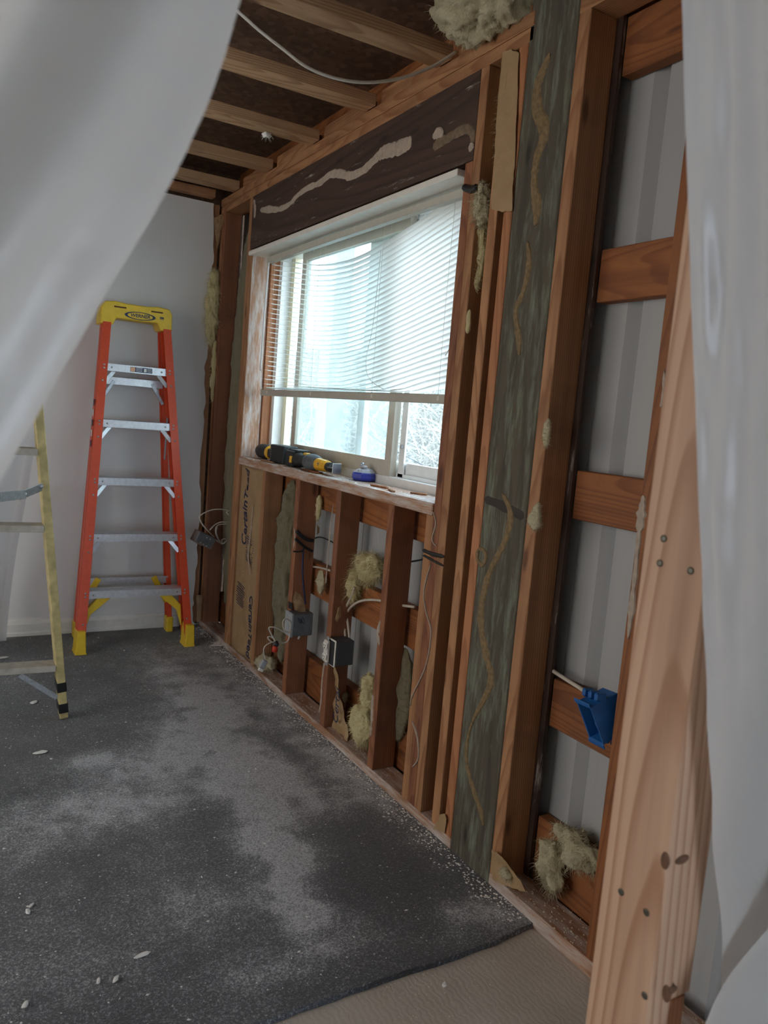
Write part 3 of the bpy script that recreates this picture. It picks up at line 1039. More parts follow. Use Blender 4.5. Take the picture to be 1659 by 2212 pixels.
for y in (3.60, 3.10, 2.56, 2.12):
    bx('cord_clip', (BX, y, 1.338), (0.029, 0.014, 0.018), 'cord_white', rail)
    zt = interp(TOP, y)
    for dx in (-0.0135, 0.0135):
        tube('ladder_cord', [(BX + dx, y, 1.96), (BX + dx, y + 0.004, 1.65), (BX + dx, y, 1.35)], 0.0007, 'cord_white', blind, sides=4, n=3)
tube('tilt_wand', [(0.055, 3.655, 1.955), (0.052, 3.66, 1.70), (0.052, 3.662, 1.44)], 0.0045, 'vinyl_white', blind)
tube('pull_cord', [(0.058, 2.055, 1.96), (0.055, 2.058, 1.75), (0.052, 2.05, 1.55), (0.058, 2.06, 1.49), (0.050, 2.052, 1.455)], 0.0011, 'cord_white', blind, sides=5)
tube('pull_cord', [(0.060, 2.06, 1.96), (0.058, 2.07, 1.72), (0.055, 2.06, 1.52), (0.05, 2.075, 1.47)], 0.0011, 'cord_white', blind, sides=5)
tube('pull_cord', [(BX - .014, 2.575, 1.86), (BX - .02, 2.58, 1.6), (BX - .016, 2.62, 1.47), (BX - .016, 2.58, 1.40), (BX - .016, 2.46, 1.36)], 0.0009, 'cord_white', blind, sides=5)
for y in (3.66, 3.20, 2.86, 2.35):
    bx('bracket_clip', (0.078, y, 1.950), (0.004, 0.012, 0.012), 'galvanised', blind)

# ------------------------------------------------------------------ orange stepladder
lad = thing('stepladder', 'orange fibreglass stepladder with yellow cap leaning at back wall', 'ladder', (-0.44, 3.95, 0.008))


def fy(z_):
    return 3.862 + 0.14 * z_


def rail_mesh(pb, pt, sgn, fl, dep, th):
    """C-channel rail: web outside, flanges turned in (sgn = +1 when inward is +x)."""
    prof = [(0, 0), (fl, 0), (fl, th), (th, th), (th, dep * .3), (th * 1.6, dep * .36), (th * 1.6, dep * .64), (th, dep * .7), (th, dep - th), (fl, dep - th), (fl, dep), (0, dep),
            (0, dep * .72), (-th * .5, dep * .66), (-th * .5, dep * .34), (0, dep * .28)]
    vs_ = []
    for p in (pb, pt):
        vs_ += [(p[0] + sgn * a, p[1] + b, p[2]) for a, b in prof]
    n = len(prof)
    faces = [(k, (k + 1) % n, n + (k + 1) % n, n + k) for k in range(n)]
    faces += [tuple(range(n)), tuple(range(n, 2 * n))]
    return mesh_from(vs_, faces)


def xl(z_):     # outer edge of the left front rail
    return -0.722 + (0.722 - 0.612) * z_ / 1.65


def xr(z_):
    return -0.146 + (0.146 - 0.283) * z_ / 1.65


rails = []
for sgn, fx in ((1, xl), (-1, xr)):
    r_ = link('front_rail', rail_mesh((fx(.07), fy(.07), .07), (fx(1.66), fy(1.66), 1.66), sgn, 0.040, 0.072, 0.005), 'fiberglass_orange', lad)
    rails.append(r_)
    ft = 0.052
    f_ = prism('foot', [(-.006, 0), (ft, 0), (ft - .006, .012), (ft - .010, .115), (.004, .115), (-.002, .012)], 'y', -0.014, 0.080, 'plastic_yellow', None, bev=0.003)
    f_.matrix_basis = Matrix.Translation((fx(0.0), fy(0.0), 0.008)) @ Matrix.Diagonal((sgn, 1, 1, 1))
    f_.parent = r_
    # rear rail, near upright
    rb = fx(0.12) + sgn * 0.028
    rt = fx(1.62) + sgn * 0.012
    rr_ = link('rear_rail', rail_mesh((rb, 4.14, .06), (rt, 4.165, 1.63), sgn, 0.026, 0.05, 0.004), 'fiberglass_orange', lad)
    f2 = bx('foot', (rb + sgn * .013, 4.163, .05), (0.036, 0.062, 0.085), 'plastic_yellow', rr_, bev=0.006)
    rails.append(rr_)

# cap
cap_poly = [(-.626, 1.606), (-.566, 1.606), (-.552, 1.640), (-.347, 1.640), (-.333, 1.606), (-.276, 1.606), (-.277, 1.690), (-.292, 1.716), (-.345, 1.722), (-.40, 1.716), (-.50, 1.716), (-.555, 1.722), (-.604, 1.716), (-.622, 1.690)]
CY = fy(1.66) - 0.006
cap = prism('cap', cap_poly, 'y', CY, CY + 0.118, 'plastic_yellow', lad, bev=0.004)
for x_ in (-.535, -.355):
    bx('slot', (x_, CY - .0005, 1.700 - 0.005), (0.058, 0.003, 0.007), 'slot_dark', cap, bev=0.001)


def disc(name, c, rx, rz, mat, parent, y_, n=28, th=0.0006, inner=None):
    prism(name, [(c[0] + rx * math.cos(2 * math.pi * k / n), c[1] + rz * math.sin(2 * math.pi * k / n)) for k in range(n)], 'y', y_ - th, y_, mat, parent)


disc('logo_oval', (-.437, 1.664), .076, .0195, 'navy_print', cap, CY - .0003)
disc('logo_field', (-.437, 1.664), .062, .0155, 'plastic_yellow', cap, CY - .0010)
text('logo_lettering', 'WERNER', 0.0235, (-.437, CY - .0022, 1.664), (1, 0, 0), (0, 0, 1), 'navy_print', cap, bold=0.0006, sx=1.02, shear=0.12)
bx('sticker', (-.330, CY - .0008, 1.666), (0.026, 0.001, 0.018), 'plastic_yellow', cap, bev=0)
bx('sticker_print', (-.330, CY - .0016, 1.669), (0.020, 0.001, 0.008), 'navy_print', cap, bev=0)
bx('sticker_print', (-.330, CY - .0016, 1.661), (0.020, 0.001, 0.002), 'navy_print', cap, bev=0)

rivet_me = None


def rivet(c, parent, r_=0.0052):
    global rivet_me
    if rivet_me is None:
        o = lathe('rivet', [(1.0, 0), (0.9, .35), (0.45, .6)], 'rivet_steel', None, seg=10)
        rivet_me = o.data
        bpy.data.objects.remove(o)
    o = bpy.data.objects.new('rivet', rivet_me)
    COL.objects.link(o)
    o.matrix_basis = Matrix.Translation(c) @ Matrix.Rotation(math.pi / 2, 4, 'X') @ Matrix.Scale(r_, 4)
    o.parent = parent
    o.matrix_parent_inverse = world_of(parent).inverted()


STEP_Z = (0.306, 0.582, 0.858, 1.141, 1.416)
for si, zt in enumerate(STEP_Z):
    a, b = xl(zt) + 0.012, xr(zt) - 0.012
    yf = fy(zt) + 0.006
    prof = [(yf, zt - .036), (yf, zt), (yf + .010, zt + .0015), (yf + .016, zt - .001), (yf + .030, zt - .001), (yf + .033, zt + .0015), (yf + .044, zt + .0015), (yf + .047, zt - .001), (yf + .060, zt - .001), (yf + .063, zt + .0015), (yf + .078, zt + .0015), (yf + .078, zt - .02), (yf + .074, zt - .02), (yf + .074, zt - .004), (yf + .005, zt - .004), (yf + .005, zt - .036)]
    st_ = prism('step', prof, 'x', a + .004, b - .004, 'aluminium', lad)
    for x_ in (a + 0.048, b - 0.048):
        rivet((x_, yf, zt - .018), st_, 0.0048)
    for rl, fx, sg in ((rails[0], xl, 1), (rails[2], xr, -1)):
        for dz in (-.008, -.024):
            rivet((fx(zt) + sg * .022, fy(zt + dz) - .0005, zt + dz), rl)
        if si > 0:
            rivet((fx(zt - .085) + sg * .021, fy(zt - .085) - .0005, zt - .085), rl)
            bar('brace', (fx(zt) + sg * .075, yf + .012, zt - .034), (fx(zt - .085) + sg * .036, fy(zt - .085) + .014, zt - .09), 0.020, 0.003, 'aluminium', st_, up=(0, 1, 0))
        else:
            rivet((fx(.15) + sg * .022, fy(.15) - .0005, .15), rl)
            # yellow gusset below the lowest step
            g = [(fx(.30) + sg * .150, zt - .036), (fx(.30) + sg * .085, zt - .036), (fx(.22) + sg * .040, .215), (fx(.12) + sg * .038, .10), (fx(.16) + sg * .062, .185)]
            prism('gusset', g, 'y', yf + .012, yf + .042, 'plastic_yellow', st_, bev=0.002)
    if si == 4:
        lb = bx('rating_label', (-.425, yf - .0006, zt - .018), (0.108, 0.001, 0.024), 'label_navy', st_, bev=0)
        bx('label_field', (-.467, yf - .0014, zt - .018), (0.022, 0.001, 0.021), 'label_orange', lb, bev=0)
        bx('label_field', (-.406, yf - .0014, zt - .018), (0.013, 0.001, 0.017), 'label_white', lb, bev=0)
        for k in range(3):
            bx('label_print', (-.436, yf - .0014, zt - .010 - k * .007), (0.032, 0.0008, 0.0022), 'label_white', lb, bev=0)
            bx('label_print', (-.385, yf - .0014, zt - .010 - k * .007), (0.022, 0.0008, 0.0022), 'label_white', lb, bev=0)
# rear section: cross bars, spreaders, yellow lower gussets
for zt in (0.30, 1.335):
    bx('cross_bar', (-.44, 4.15, zt), (xr(zt) - xl(zt) - 0.085, 0.012, 0.038), 'aluminium', lad, bev=0.001)
for sgn, fx in ((1, xl), (-1, xr)):
    bar('rear_brace', (fx(1.3) + sgn * .095, 4.143, 1.335), (fx(1.2) + sgn * .045, 4.142, 1.235), 0.016, 0.003, 'galvanised', lad, up=(0, 1, 0))
    bar('rear_gusset', (fx(.3) + sgn * .125, 4.142, .318), (fx(.2) + sgn * .055, 4.142, .18), 0.03, 0.012, 'plastic_yellow', lad, up=(0, 1, 0))
    bar('spreader', (fx(1.1) + sgn * .046, fy(1.1) + .05, 1.17), (fx(.95) + sgn * .046, 4.13, .95), 0.022, 0.004, 'galvanised', lad, up=(1, 0, 0))
# graphic panel on the outer web of the left rail
for k, z_ in enumerate((1.20, 1.15, 1.10, 1.05, 1.00)):
    bx('rail_sticker', (xl(z_) - .0035, fy(z_) + .036, z_ + .02), (0.001, 0.024, 0.032), 'label_white' if k % 2 else 'navy_print', rails[0], bev=0)

# ------------------------------------------------------------------ yellowed stepladder at the left
old = thing('stepladder', 'worn yellowish stepladder with black tape at its foot', 'ladder', (-1.12, 2.9, 0.008))
RA0, RA1 = Vector((-.885, 3.10, .018)), Vector((-1.097, 2.82, 1.75))


def pa(z_):
    return RA0 + (RA1 - RA0) * (z_ / 1.75)


def pa2(z_):
    return Vector((-1.42, 3.12, .020)) + (Vector((-1.33, 2.83, 1.75)) - Vector((-1.42, 3.12, .020))) * (z_ / 1.75)


r1 = bar('rail', RA0, RA1, 0.030, 0.060, 'old_wood_yellow', old, up=(0, 1, 0), bev=0.003)
r2 = bar('rail', pa2(0), pa2(1.75), 0.030, 0.060, 'old_wood_yellow', old, up=(0, 1, 0), bev=0.003)
rb1 = bar('rear_rail', (-1.25, 2.45, .018), (-1.135, 2.76, 1.75), 0.028, 0.045, 'old_wood_yellow', old, up=(0, 1, 0), bev=0.003)
rb2 = bar('rear_rail', (-1.50, 2.47, .018), (-1.32, 2.77, 1.75), 0.028, 0.045, 'old_wood_yellow', old, up=(0, 1, 0), bev=0.003)
for z_, m_ in ((0.215, 'old_wood_grey'), (0.49, 'old_wood_grey'), (0.765, 'old_wood_grey'), (1.04, 'old_wood_grey'), (1.32, 'old_wood_grey')):
    if z_ == 0.49:
        continue
    a, b = pa(z_), pa2(z_)
    bar('step', a + Vector((-.014, 0, 0)), b + Vector((.014, 0, 0)), 0.024, 0.075, m_, old, up=(0, 1, 0))
bx('top_board', (-1.22, 2.79, 1.76), (0.32, 0.16, 0.022), 'old_wood_yellow', old)
bar('step_brace', pa(.085) + Vector((-.018, -.018, 0)), (-1.045, 3.065, .205), 0.020, 0.004, 'galvanised', old, up=(0, 1, 0))
for z_ in (0.135, 0.045):
    bar('tape_wrap', pa(z_ - .02), pa(z_ + .02), 0.034, 0.064, 'tape_black', r1, up=(0, 1, 0), bev=0.002)
sp1 = bar('spreader', pa(.918) + Vector((-.012, -.036, 0)), (-1.085, 2.83, .905), 0.030, 0.004, 'galvanised', old, up=(1, 0, 0))
sp2 = bar('spreader', (-1.065, 2.855, .908), (-1.175, 2.615, .925), 0.030, 0.004, 'galvanised', old, up=(1, 0, 0))
for c in (pa(.918) + Vector((-.012, -.040, 0.003)), Vector((-1.088, 2.826, .907)), Vector((-1.065, 2.853, .908))):
    lathe('bolt', [(.009, 0), (.008, .004), (.004, .006)], 'galvanised', sp1, seg=10, mat4=Matrix.Translation(c + Vector((-.004, -.002, 0))) @ Matrix.Rotation(math.pi / 2, 4, 'X') @ Matrix.Rotation(-0.5, 4, 'Y'))

# ------------------------------------------------------------------ plastic sheeting
EDGE_L = sorted((p[2], p[0]) for p in [(-1.179,0.5,1.582),(-1.195,0.5,1.507),(-1.202,0.5,1.476),(-1.212,0.5,1.441),(-1.226,0.5,1.405),(-1.242,0.5,1.369),(-1.265,0.5,1.324),(-1.294,0.5,1.264),(-1.322,0.5,1.205),(-1.356,0.5,1.136),(-1.414,0.5,1.019)])


def film_left(u, v):
    # v: top to bottom along the pulled edge, u: from the free edge out to the left
    z_ = 1.70 - 0.85 * v
    xe = interp(EDGE_L, z_)
    d = u ** 1.2 * 1.05
    w = d
    y_ = 0.50 - 0.028 * math.sin(w * 30 + 1.2 * z_) * min(1, w * 12) * math.exp(-w * 1.2)
    y_ += 0.012 * math.sin(w * 75 + 4 * z_ + 1) * math.exp(-w * 4) * min(1, w * 20)
    y_ += 0.07 * noise.noise(Vector((w * 3.5 + .4, z_ * 1.5, 3.0))) * min(1, w * 4) + 0.012 * noise.noise(Vector((w * 22, z_ * 5, 9.0))) * min(1, w * 9)
    y_ += 0.05 * w
    k = 0.55 * d
    return Vector((xe - d * 0.9, y_, z_ + k))


fl = sheet('plastic_sheet', film_left, 110, 90, 'plastic_film')
tag(fl, 'milky plastic sheet pulled aside across the upper left', 'plastic sheet')


def film_right(u, v):
    z_ = 2.2 - 2.2 * v
    tab = [(-.1, -.40), (0.2, -.47), (0.69, -.578), (1.0, -.664), (1.206, -.718), (1.392, -.764), (1.627, -.822), (2.3, -.97)]
    xe = interp(tab, z_)
    d = u ** 1.3 * min(1.0, -0.02 - xe)
    ed = math.exp(-d * 22) * (1 - math.exp(-d * 90)) * max(0.0, min(1.0, (z_ - 0.95) * 3))
    y_ = 0.492 - 0.008 * math.sin(d * 9 + 0.6) * min(1, d * 6) + 0.014 * noise.noise(Vector((d * 3.2, z_ * 0.9, 8.0)))
    y_ += ed * (0.007 * math.sin(d * 150 + 3 * math.sin(z_ * 7)) + 0.014 * noise.noise(Vector((d * 55, z_ * 4.5, 1))) + 0.006 * noise.noise(Vector((d * 30, z_ * 16, 6))))
    y_ += 0.006 * noise.noise(Vector((d * 9, z_ * 9, 5))) * (1 if z_ < 1.15 else 0.3)
    return Vector((xe + d, y_, z_))


fr_ = sheet('plastic_sheet', film_right, 130, 150, 'plastic_film')
tag(fr_, 'milky plastic sheet hanging down the right side over new studs', 'plastic sheet')


def film_corner(u, v):
    # a loose fold in front of the lower part of the sheet
    p0 = Vector((-.52, .44, .82))
    p1 = Vector((-.72, .47, .42))
    e = p0.lerp(p1, v)
    return e + Vector((0.55 * u, -0.03 * u + 0.02 * math.sin(u * 14 + v * 3) + 0.010 * noise.noise(Vector((u * 8, v * 4, 2))), -0.25 * u))


sheet('folded_corner', film_corner, 40, 40, 'plastic_film', fr_)


def film_far(u, v):
    # curtain of film at the far left, folds gathered towards the floor
    z_ = 2.3 * (1 - v) + 0.012
    a = Vector((-.80 - 0.10 * (1 - z_ / 2.3) - 0.10 * max(0, 1.2 - z_) / 1.2, 4.16, z_))
    b = Vector((-1.75, 3.35, z_))
    p = a.lerp(b, u)
    n_ = Vector((-.65, .76, 0))
    g = 0.035 * math.sin(u * 34 + 1.5 * math.sin(z_ * 1.3)) * (0.4 + 0.6 * v) + 0.03 * noise.noise(Vector((u * 7, z_ * 1.2, 4)))
    return p + n_ * g


ff = sheet('plastic_sheet', film_far, 90, 40, 'plastic_film_clear')
tag(ff, 'clear plastic curtain hanging to the floor behind the old stepladder', 'plastic sheet')

# ------------------------------------------------------------------ new studs at the opening
wf_ = bpy.data.objects.new('wall_front', None)
COL.objects.link(wf_)
wf_.location = (-.61, .56, 0)
tag(wf_, 'pair of clean new studs at the edge of the opening', 'wall', kind='structure')
ns = board('stud', -.650, -.612, .521, .610, 0.034, 2.25, 'lumber_new', wf_, 'z', bev=0.003)
board('stud', -.611, -.575, .524, .606, 0.62, 2.25, 'lumber_new', wf_, 'z', bev=0.003)
board('stud', -.611, -.573, .530, .612, 0.034, 0.615, 'lumber_orange', wf_, 'z', bev=0.003)
board('bottom_plate', -.66, 0.0, .521, .61, -.004, .034, 'lumber_tan', wf_, 'x')
for c in [(-0.65,0.582,1.153),(-0.65,0.583,1.125),(-0.65,0.542,1.125),(-0.65,0.579,0.733),(-0.65,0.541,0.731),(-0.65,0.529,0.637)]:
    lathe('screw', [(.0042, 0), (.0042, .0008), (.002, .0006)], 'screw_dark', ns, seg=10, mat4=Matrix.Translation(c) @ Matrix.Rotation(-math.pi / 2, 4, 'Y'))
for c in [(-0.65,0.526,0.802),(-0.65,0.502,0.659)]:
    lathe('knot', [(.0065, 0), (.0062, .0006), (.003, .0004)], 'knot_dark', ns, seg=12, mat4=Matrix.Translation(c) @ Matrix.Rotation(-math.pi / 2, 4, 'Y') @ Matrix.Diagonal((1.6, .9, 1, 1)))
for c in [(-0.628,0.521,0.801),(-0.617,0.521,0.638)]:
    lathe('knot', [(.0070, 0), (.0066, .0006), (.003, .0004)], 'knot_dark', ns, seg=12, mat4=Matrix.Translation(c) @ Matrix.Rotation(math.pi / 2, 4, 'X') @ Matrix.Diagonal((1.7, .8, 1, 1)))

# ------------------------------------------------------------------ power tools and chalk reel on the sill
SZ = 1.012


def ytool(c):
    """Frame whose local Z runs along -y (towards the near end of the sill)."""
    return Matrix.Translation(c) @ Matrix.Rotation(math.pi / 2, 4, 'X')


dr = thing('impact_driver', 'black and yellow cordless driver lying at the far end of the sill', 'power tool', (0.085, 3.50, SZ))
lathe('nose', [(.016, 0), (.026, .006), (.034, .03), (.037, .06), (.036, .10), (.028, .13), (.026, .145)], 'rubber_black', dr, seg=20, mat4=ytool((.085, 3.695, SZ + .038)))
lathe('collar', [(.027, 0), (.033, .004), (.034, .018), (.028, .022)], 'tool_yellow', dr, seg=20, mat4=ytool((.085, 3.555, SZ + .038)))
bx('handle', (.087, 3.50, SZ + .037), (0.05, 0.085, 0.046), 'rubber_black', dr, bev=0.012, seg=3, smooth=True)
bt = bx('battery', (.084, 3.385, SZ + .042), (0.074, 0.160, 0.084), 'rubber_black', dr, bev=0.006, seg=2)
for k in range(6):
    bx('rib', (.084 - .037, 3.452, SZ + .014 + k * .011), (0.004, 0.016, 0.006), 'rubber_grey', bt, bev=0.001)
bx('battery_latch', (.086, 3.475, SZ + .045), (0.056, 0.014, 0.05), 'tool_yellow', dr)

ot = thing('oscillating_tool', 'grey-headed yellow and black oscillating tool lying on the sill', 'power tool', (0.065, 3.05, SZ))
bt2 = bx('battery', (.075, 3.225, SZ + .036), (0.072, 0.075, 0.070), 'rubber_black', ot, bev=0.006, seg=2)
bx('battery_cap', (.085, 3.215, SZ + .073), (0.06, 0.09, 0.008), 'rubber_black', bt2)
bx('battery_latch', (.036, 3.19, SZ + .034), (0.008, 0.02, 0.03), 'tool_yellow', bt2)
lathe('grip', [(.032, 0), (.033, .02), (.027, .05), (.026, .11), (.030, .14)], 'rubber_black', ot, seg=20, mat4=ytool((.070, 3.195, SZ + .036)))
bx('switch', (.070, 3.10, SZ + .066), (0.02, 0.03, 0.010), 'tool_yellow', ot)
lathe('head', [(.022, 0), (.033, .012), (.037, .04), (.036, .075), (.030, .105), (.020, .118)], 'rubber_grey', ot, seg=22, mat4=ytool((.062, 3.068, SZ + .036)))
lathe('collar', [(.024, 0), (.027, .004), (.025, .05), (.023, .085), (.016, .09)], 'tool_yellow', ot, seg=12, mat4=ytool((.062, 2.958, SZ + .035)), smooth=False)
bx('collar_plate', (.041, 2.915, SZ + .037), (0.004, 0.05, 0.03), 'tool_yellow', ot)
bx('collar_button', (.0385, 2.915, SZ + .037), (0.003, 0.014, 0.012), 'rubber_grey', ot)
lathe('clamp', [(.012, 0), (.019, .002), (.019, .03), (.013, .034)], 'rubber_black', ot, seg=14, mat4=ytool((.062, 2.868, SZ + .033)))
bx('blade', (.062, 2.815, SZ + .033), (0.040, 0.050, 0.004), 'tool_steel', ot, bev=0.001)
bx('blade_tip', (.062, 2.788, SZ + .033), (0.040, 0.003, 0.040), 'tool_steel', ot, bev=0.001)

ch = thing('chalk_reel', 'blue chalk line reel with a grey top on the sill', 'tool', (.118, 2.655, SZ))
lathe('case', [(.040, 0), (.049, .004), (.052, .012), (.051, .028), (.046, .033)], 'chalk_blue', ch, seg=8, mat4=Matrix.Translation((.118, 2.655, SZ)), smooth=False)
lathe('shoulder', [(.046, .033), (.036, .042), (.020, .048), (.012, .049)], 'chalk_grey', ch, seg=8, mat4=Matrix.Translation((.118, 2.655, SZ)), smooth=False)
bx('crank', (.110, 2.655, SZ + .055), (0.018, 0.034, 0.010), 'chalk_grey', ch, bev=0.003)
lathe('crank_knob', [(.007, 0), (.008, .006), (.006, .012)], 'galvanised', ch, seg=10, mat4=Matrix.Translation((.108, 2.665, SZ + .058)))
bx('hook', (.085, 2.64, SZ + .036), (0.006, 0.010, 0.022), 'galvanised', ch)

# splinters and plaster chips on the sill
for k, (x_, y_, l_, a_, m_) in enumerate(((.045, 2.98, .16, .08, 'lumber_girt'), (.03, 2.93, .10, -.1, 'lumber_girt'), (.02, 3.42, .12, .1, 'lumber_tan'), (.05, 2.42, .09, .2, 'lumber_girt'), (.03, 2.30, .07, -.3, 'lumber_tan'), (.09, 2.22, .06, .6, 'lumber_tan'))):
    o = bx('wood_splinter', (x_, y_, SZ + .004), (0.012, l_, 0.006), m_, sill_front, rot=(0, 0, a_), bev=0.002)
rs = random.Random(11)
verts, faces = [], []


def chip(c, s, rs, V, F):
    b = len(V)
    a = rs.uniform(0, 6.28)
    ca, sa = math.cos(a) * s, math.sin(a) * s
    h = s * rs.uniform(.25, .6)
    r = rs.uniform(.4, 1.0)
    x, y, z = c
    V += [(x + ca, y + sa, z), (x - sa * r, y + ca * r, z), (x - ca, y - sa, z), (x + sa * r, y - ca * r, z), (x + rs.uniform(-.3, .3) * s, y + rs.uniform(-.3, .3) * s, z + h)]
    F += [(b, b + 1, b + 4), (b + 1, b + 2, b + 4), (b + 2, b + 3, b + 4), (b + 3, b, b + 4)]


for _ in range(520):
    chip((rs.uniform(0.0, .132), rs.uniform(2.0, 3.72), SZ), rs.uniform(.0008, .004) * (2 if rs.random() < .06 else 1), rs, verts, faces)
o = link('plaster_crumbs', mesh_from(verts, faces), 'chip_white', sill_front)
tag(o, kind='stuff')

# ------------------------------------------------------------------ kraft-faced batt between the studs
batt = thing('insulation_batt', 'paper-faced insulation batt printed in blue below the window', 'insulation', (0.03, 3.58, .04))


def batt_face(u, v):
    y_ = 3.733 - 0.311 * u
    z_ = 0.04 + 0.932 * v
    e = math.sin(math.pi * u) ** .5
    x_ = 0.004 + 0.002 * (1 - e) + 0.016 * noise.noise(Vector((y_ * 9, z_ * 6, 1.5))) * e + 0.006 * noise.noise(Vector((y_ * 25, z_ * 14, 4))) * e
    return Vector((x_ + 0.006, y_, z_))


face_ = sheet('paper_facing', batt_face, 24, 60, 'kraft_paper', batt, thick=0.001)
bx('glass_wool', (0.062, 3.577, .505), (0.075, 0.30, 0.92), 'insulation_dull', batt, bev=0.01)


def on_batt(name, s, size, y_, z_, up, shear=0.0, sx=1.0):
    """Lettering that follows the paper, running up (up=1) or down (up=-1) the batt."""
    me = text_mesh(s, size, shear, size * 0.012, sx)
    for vtx in me.vertices:
        a, b, c = vtx.co
        yy, zz = (y_ + b, z_ + a) if up > 0 else (y_ - b, z_ - a)
        u_, v_ = (3.733 - yy) / .311, (zz - .04) / .932
        p = batt_face(min(1, max(0, u_)), min(1, max(0, v_)))
        vtx.co = (p.x - .002 - c, yy, zz)
    return link(name, me, 'navy_print', batt)


on_batt('print_lettering', 'CertainTeed', 0.074, 3.640, 0.765, 1, shear=0.2)
on_batt('print_lettering', 'CertainTeed', 0.060, 3.495, 0.205, -1, shear=0.2)
for yc, zc, nl in ((3.555, 0.575, 11), (3.645, 0.330, 10)):
    for k in range(nl):
        w_ = 0.115 if k % 4 else 0.09
        me = box_mesh(0.0006, w_, 0.0035, 0)
        for vtx in me.vertices:
            yy, zz = yc + vtx.co.y, zc + (k - nl / 2) * .0115 + vtx.co.z + .1 * vtx.co.y
            p = batt_face(min(1, max(0, (3.733 - yy) / .311)), (zz - .04) / .932)
            vtx.co = (p.x - .0022 + vtx.co.x, yy, zz)
        link('small_print', me, 'navy_print', batt)

# ------------------------------------------------------------------ electrical boxes
b8 = thing('junction_box', 'grey junction box marked 8 on a stud below the window', 'electrical box', (0.03, 2.965, .31))
bx('box_body', (.030, 2.962, .365), (0.092, 0.066, 0.098), 'box_grey', b8, bev=0.004)
bx('box_rim', (-.020, 2.962, .365), (0.012, 0.070, 0.104), 'box_grey_light', b8, bev=0.003)
tube('marker_eight', [(.020 + .014 * math.sin(a) * math.cos(.4) - .016 * math.sin(a) * math.cos(a) * .6, 2.9275, .385 + .0 + .012 * math.sin(2 * a) + .010 * math.cos(a) * .2) for a in [k * 2 * math.pi / 16 for k in range(17)]], 0.0011, 'navy_print', b8, sides=4, n=2)
bx('flap', (.028, 2.955, .306), (0.008, 0.006, 0.022), 'outlet_white', b8, rot=(0, .4, 0))

bo = thing('outlet_box', 'dark grey box with a white duplex outlet on a stud', 'electrical box', (0.03, 2.58, .30))
bx('box_body', (.032, 2.578, .358), (0.076, 0.068, 0.098), 'box_dark', bo, bev=0.004)
bx('box_rim', (-.010, 2.578, .358), (0.006, 0.070, 0.104), 'outlet_white', bo, bev=0.002)
bx('box_cavity', (-.012, 2.578, .358), (0.004, 0.060, 0.094), 'interior_dark', bo, bev=0)
outl = bx('outlet', (-.022, 2.594, .358), (0.014, 0.032, 0.086), 'outlet_white', bo, bev=0.004, seg=2)
for dz in (.022, -.022):
    lathe('socket', [(.0175, 0), (.0170, .004), (.006, .0045)], 'outlet_white', outl, seg=18, mat4=Matrix.Translation((-.028, 2.594, .358 + dz)) @ Matrix.Rotation(-math.pi / 2, 4, 'Y'))
    for dy in (-.006, .006):
        bx('slot', (-.0328, 2.594 + dy, .360 + dz), (0.001, 0.002, 0.008), 'interior_dark', outl, bev=0)
    bx('ground_hole', (-.0328, 2.594, .350 + dz), (0.001, 0.004, 0.004), 'interior_dark', outl, bev=0)
for dz in (.050, -.050):
    bx('mounting_ear', (-.020, 2.594, .358 + dz), (0.003, 0.022, 0.014), 'galvanised', outl, bev=0.002)

b4 = thing('junction_box', 'taupe junction box dangling on its cables in the far corner', 'electrical box', (-.075, 3.99, .50))
bb = bx('box_body', (-.085, 3.985, .548), (0.105, 0.07, 0.062), 'box_taupe', b4, rot=(0.15, 0.42, 0.25), bev=0.003)
bx('box_front', (-.088, 3.947, .553), (0.100, 0.006, 0.056), 'box_grey', b4, rot=(0.15, 0.42, 0.25), bev=0.002)
for k in range(4):
    bx('clamp_tab', (-.116 + k * .018, 3.941, .580 - k * .008), (0.009, 0.003, 0.005), 'outlet_white', b4, rot=(0, .42, .25))
    bx('clamp_tab', (-.128 + k * .016, 3.941, .547 - k * .009), (0.010, 0.003, 0.004), 'outlet_white', b4, rot=(0, .9 - .3 * k, .25))

# blue box: an open plastic box seen from its mouth
bl = thing('outlet_box', 'open blue plastic outlet box hanging between the studs', 'electrical box', (.03, 1.235, .54))
M_ = Matrix.Translation((.018, 1.238, .612)) @ Matrix.Rotation(math.radians(-14), 4, 'Z') @ Matrix.Rotation(math.radians(-8), 4, 'X') @ Matrix.Rotation(math.radians(-24), 4, 'Y')


def blue_part(name, c, s, mat='blue_plastic', bev=0.002, rot=None):
    o = link(name, box_mesh(*s, bev), mat)
    o.matrix_basis = M_ @ Matrix.Translation(c) @ (rot if rot is not None else Matrix.Identity(4))
    o.parent = bl
    o.matrix_parent_inverse = world_of(bl).inverted()
    return o


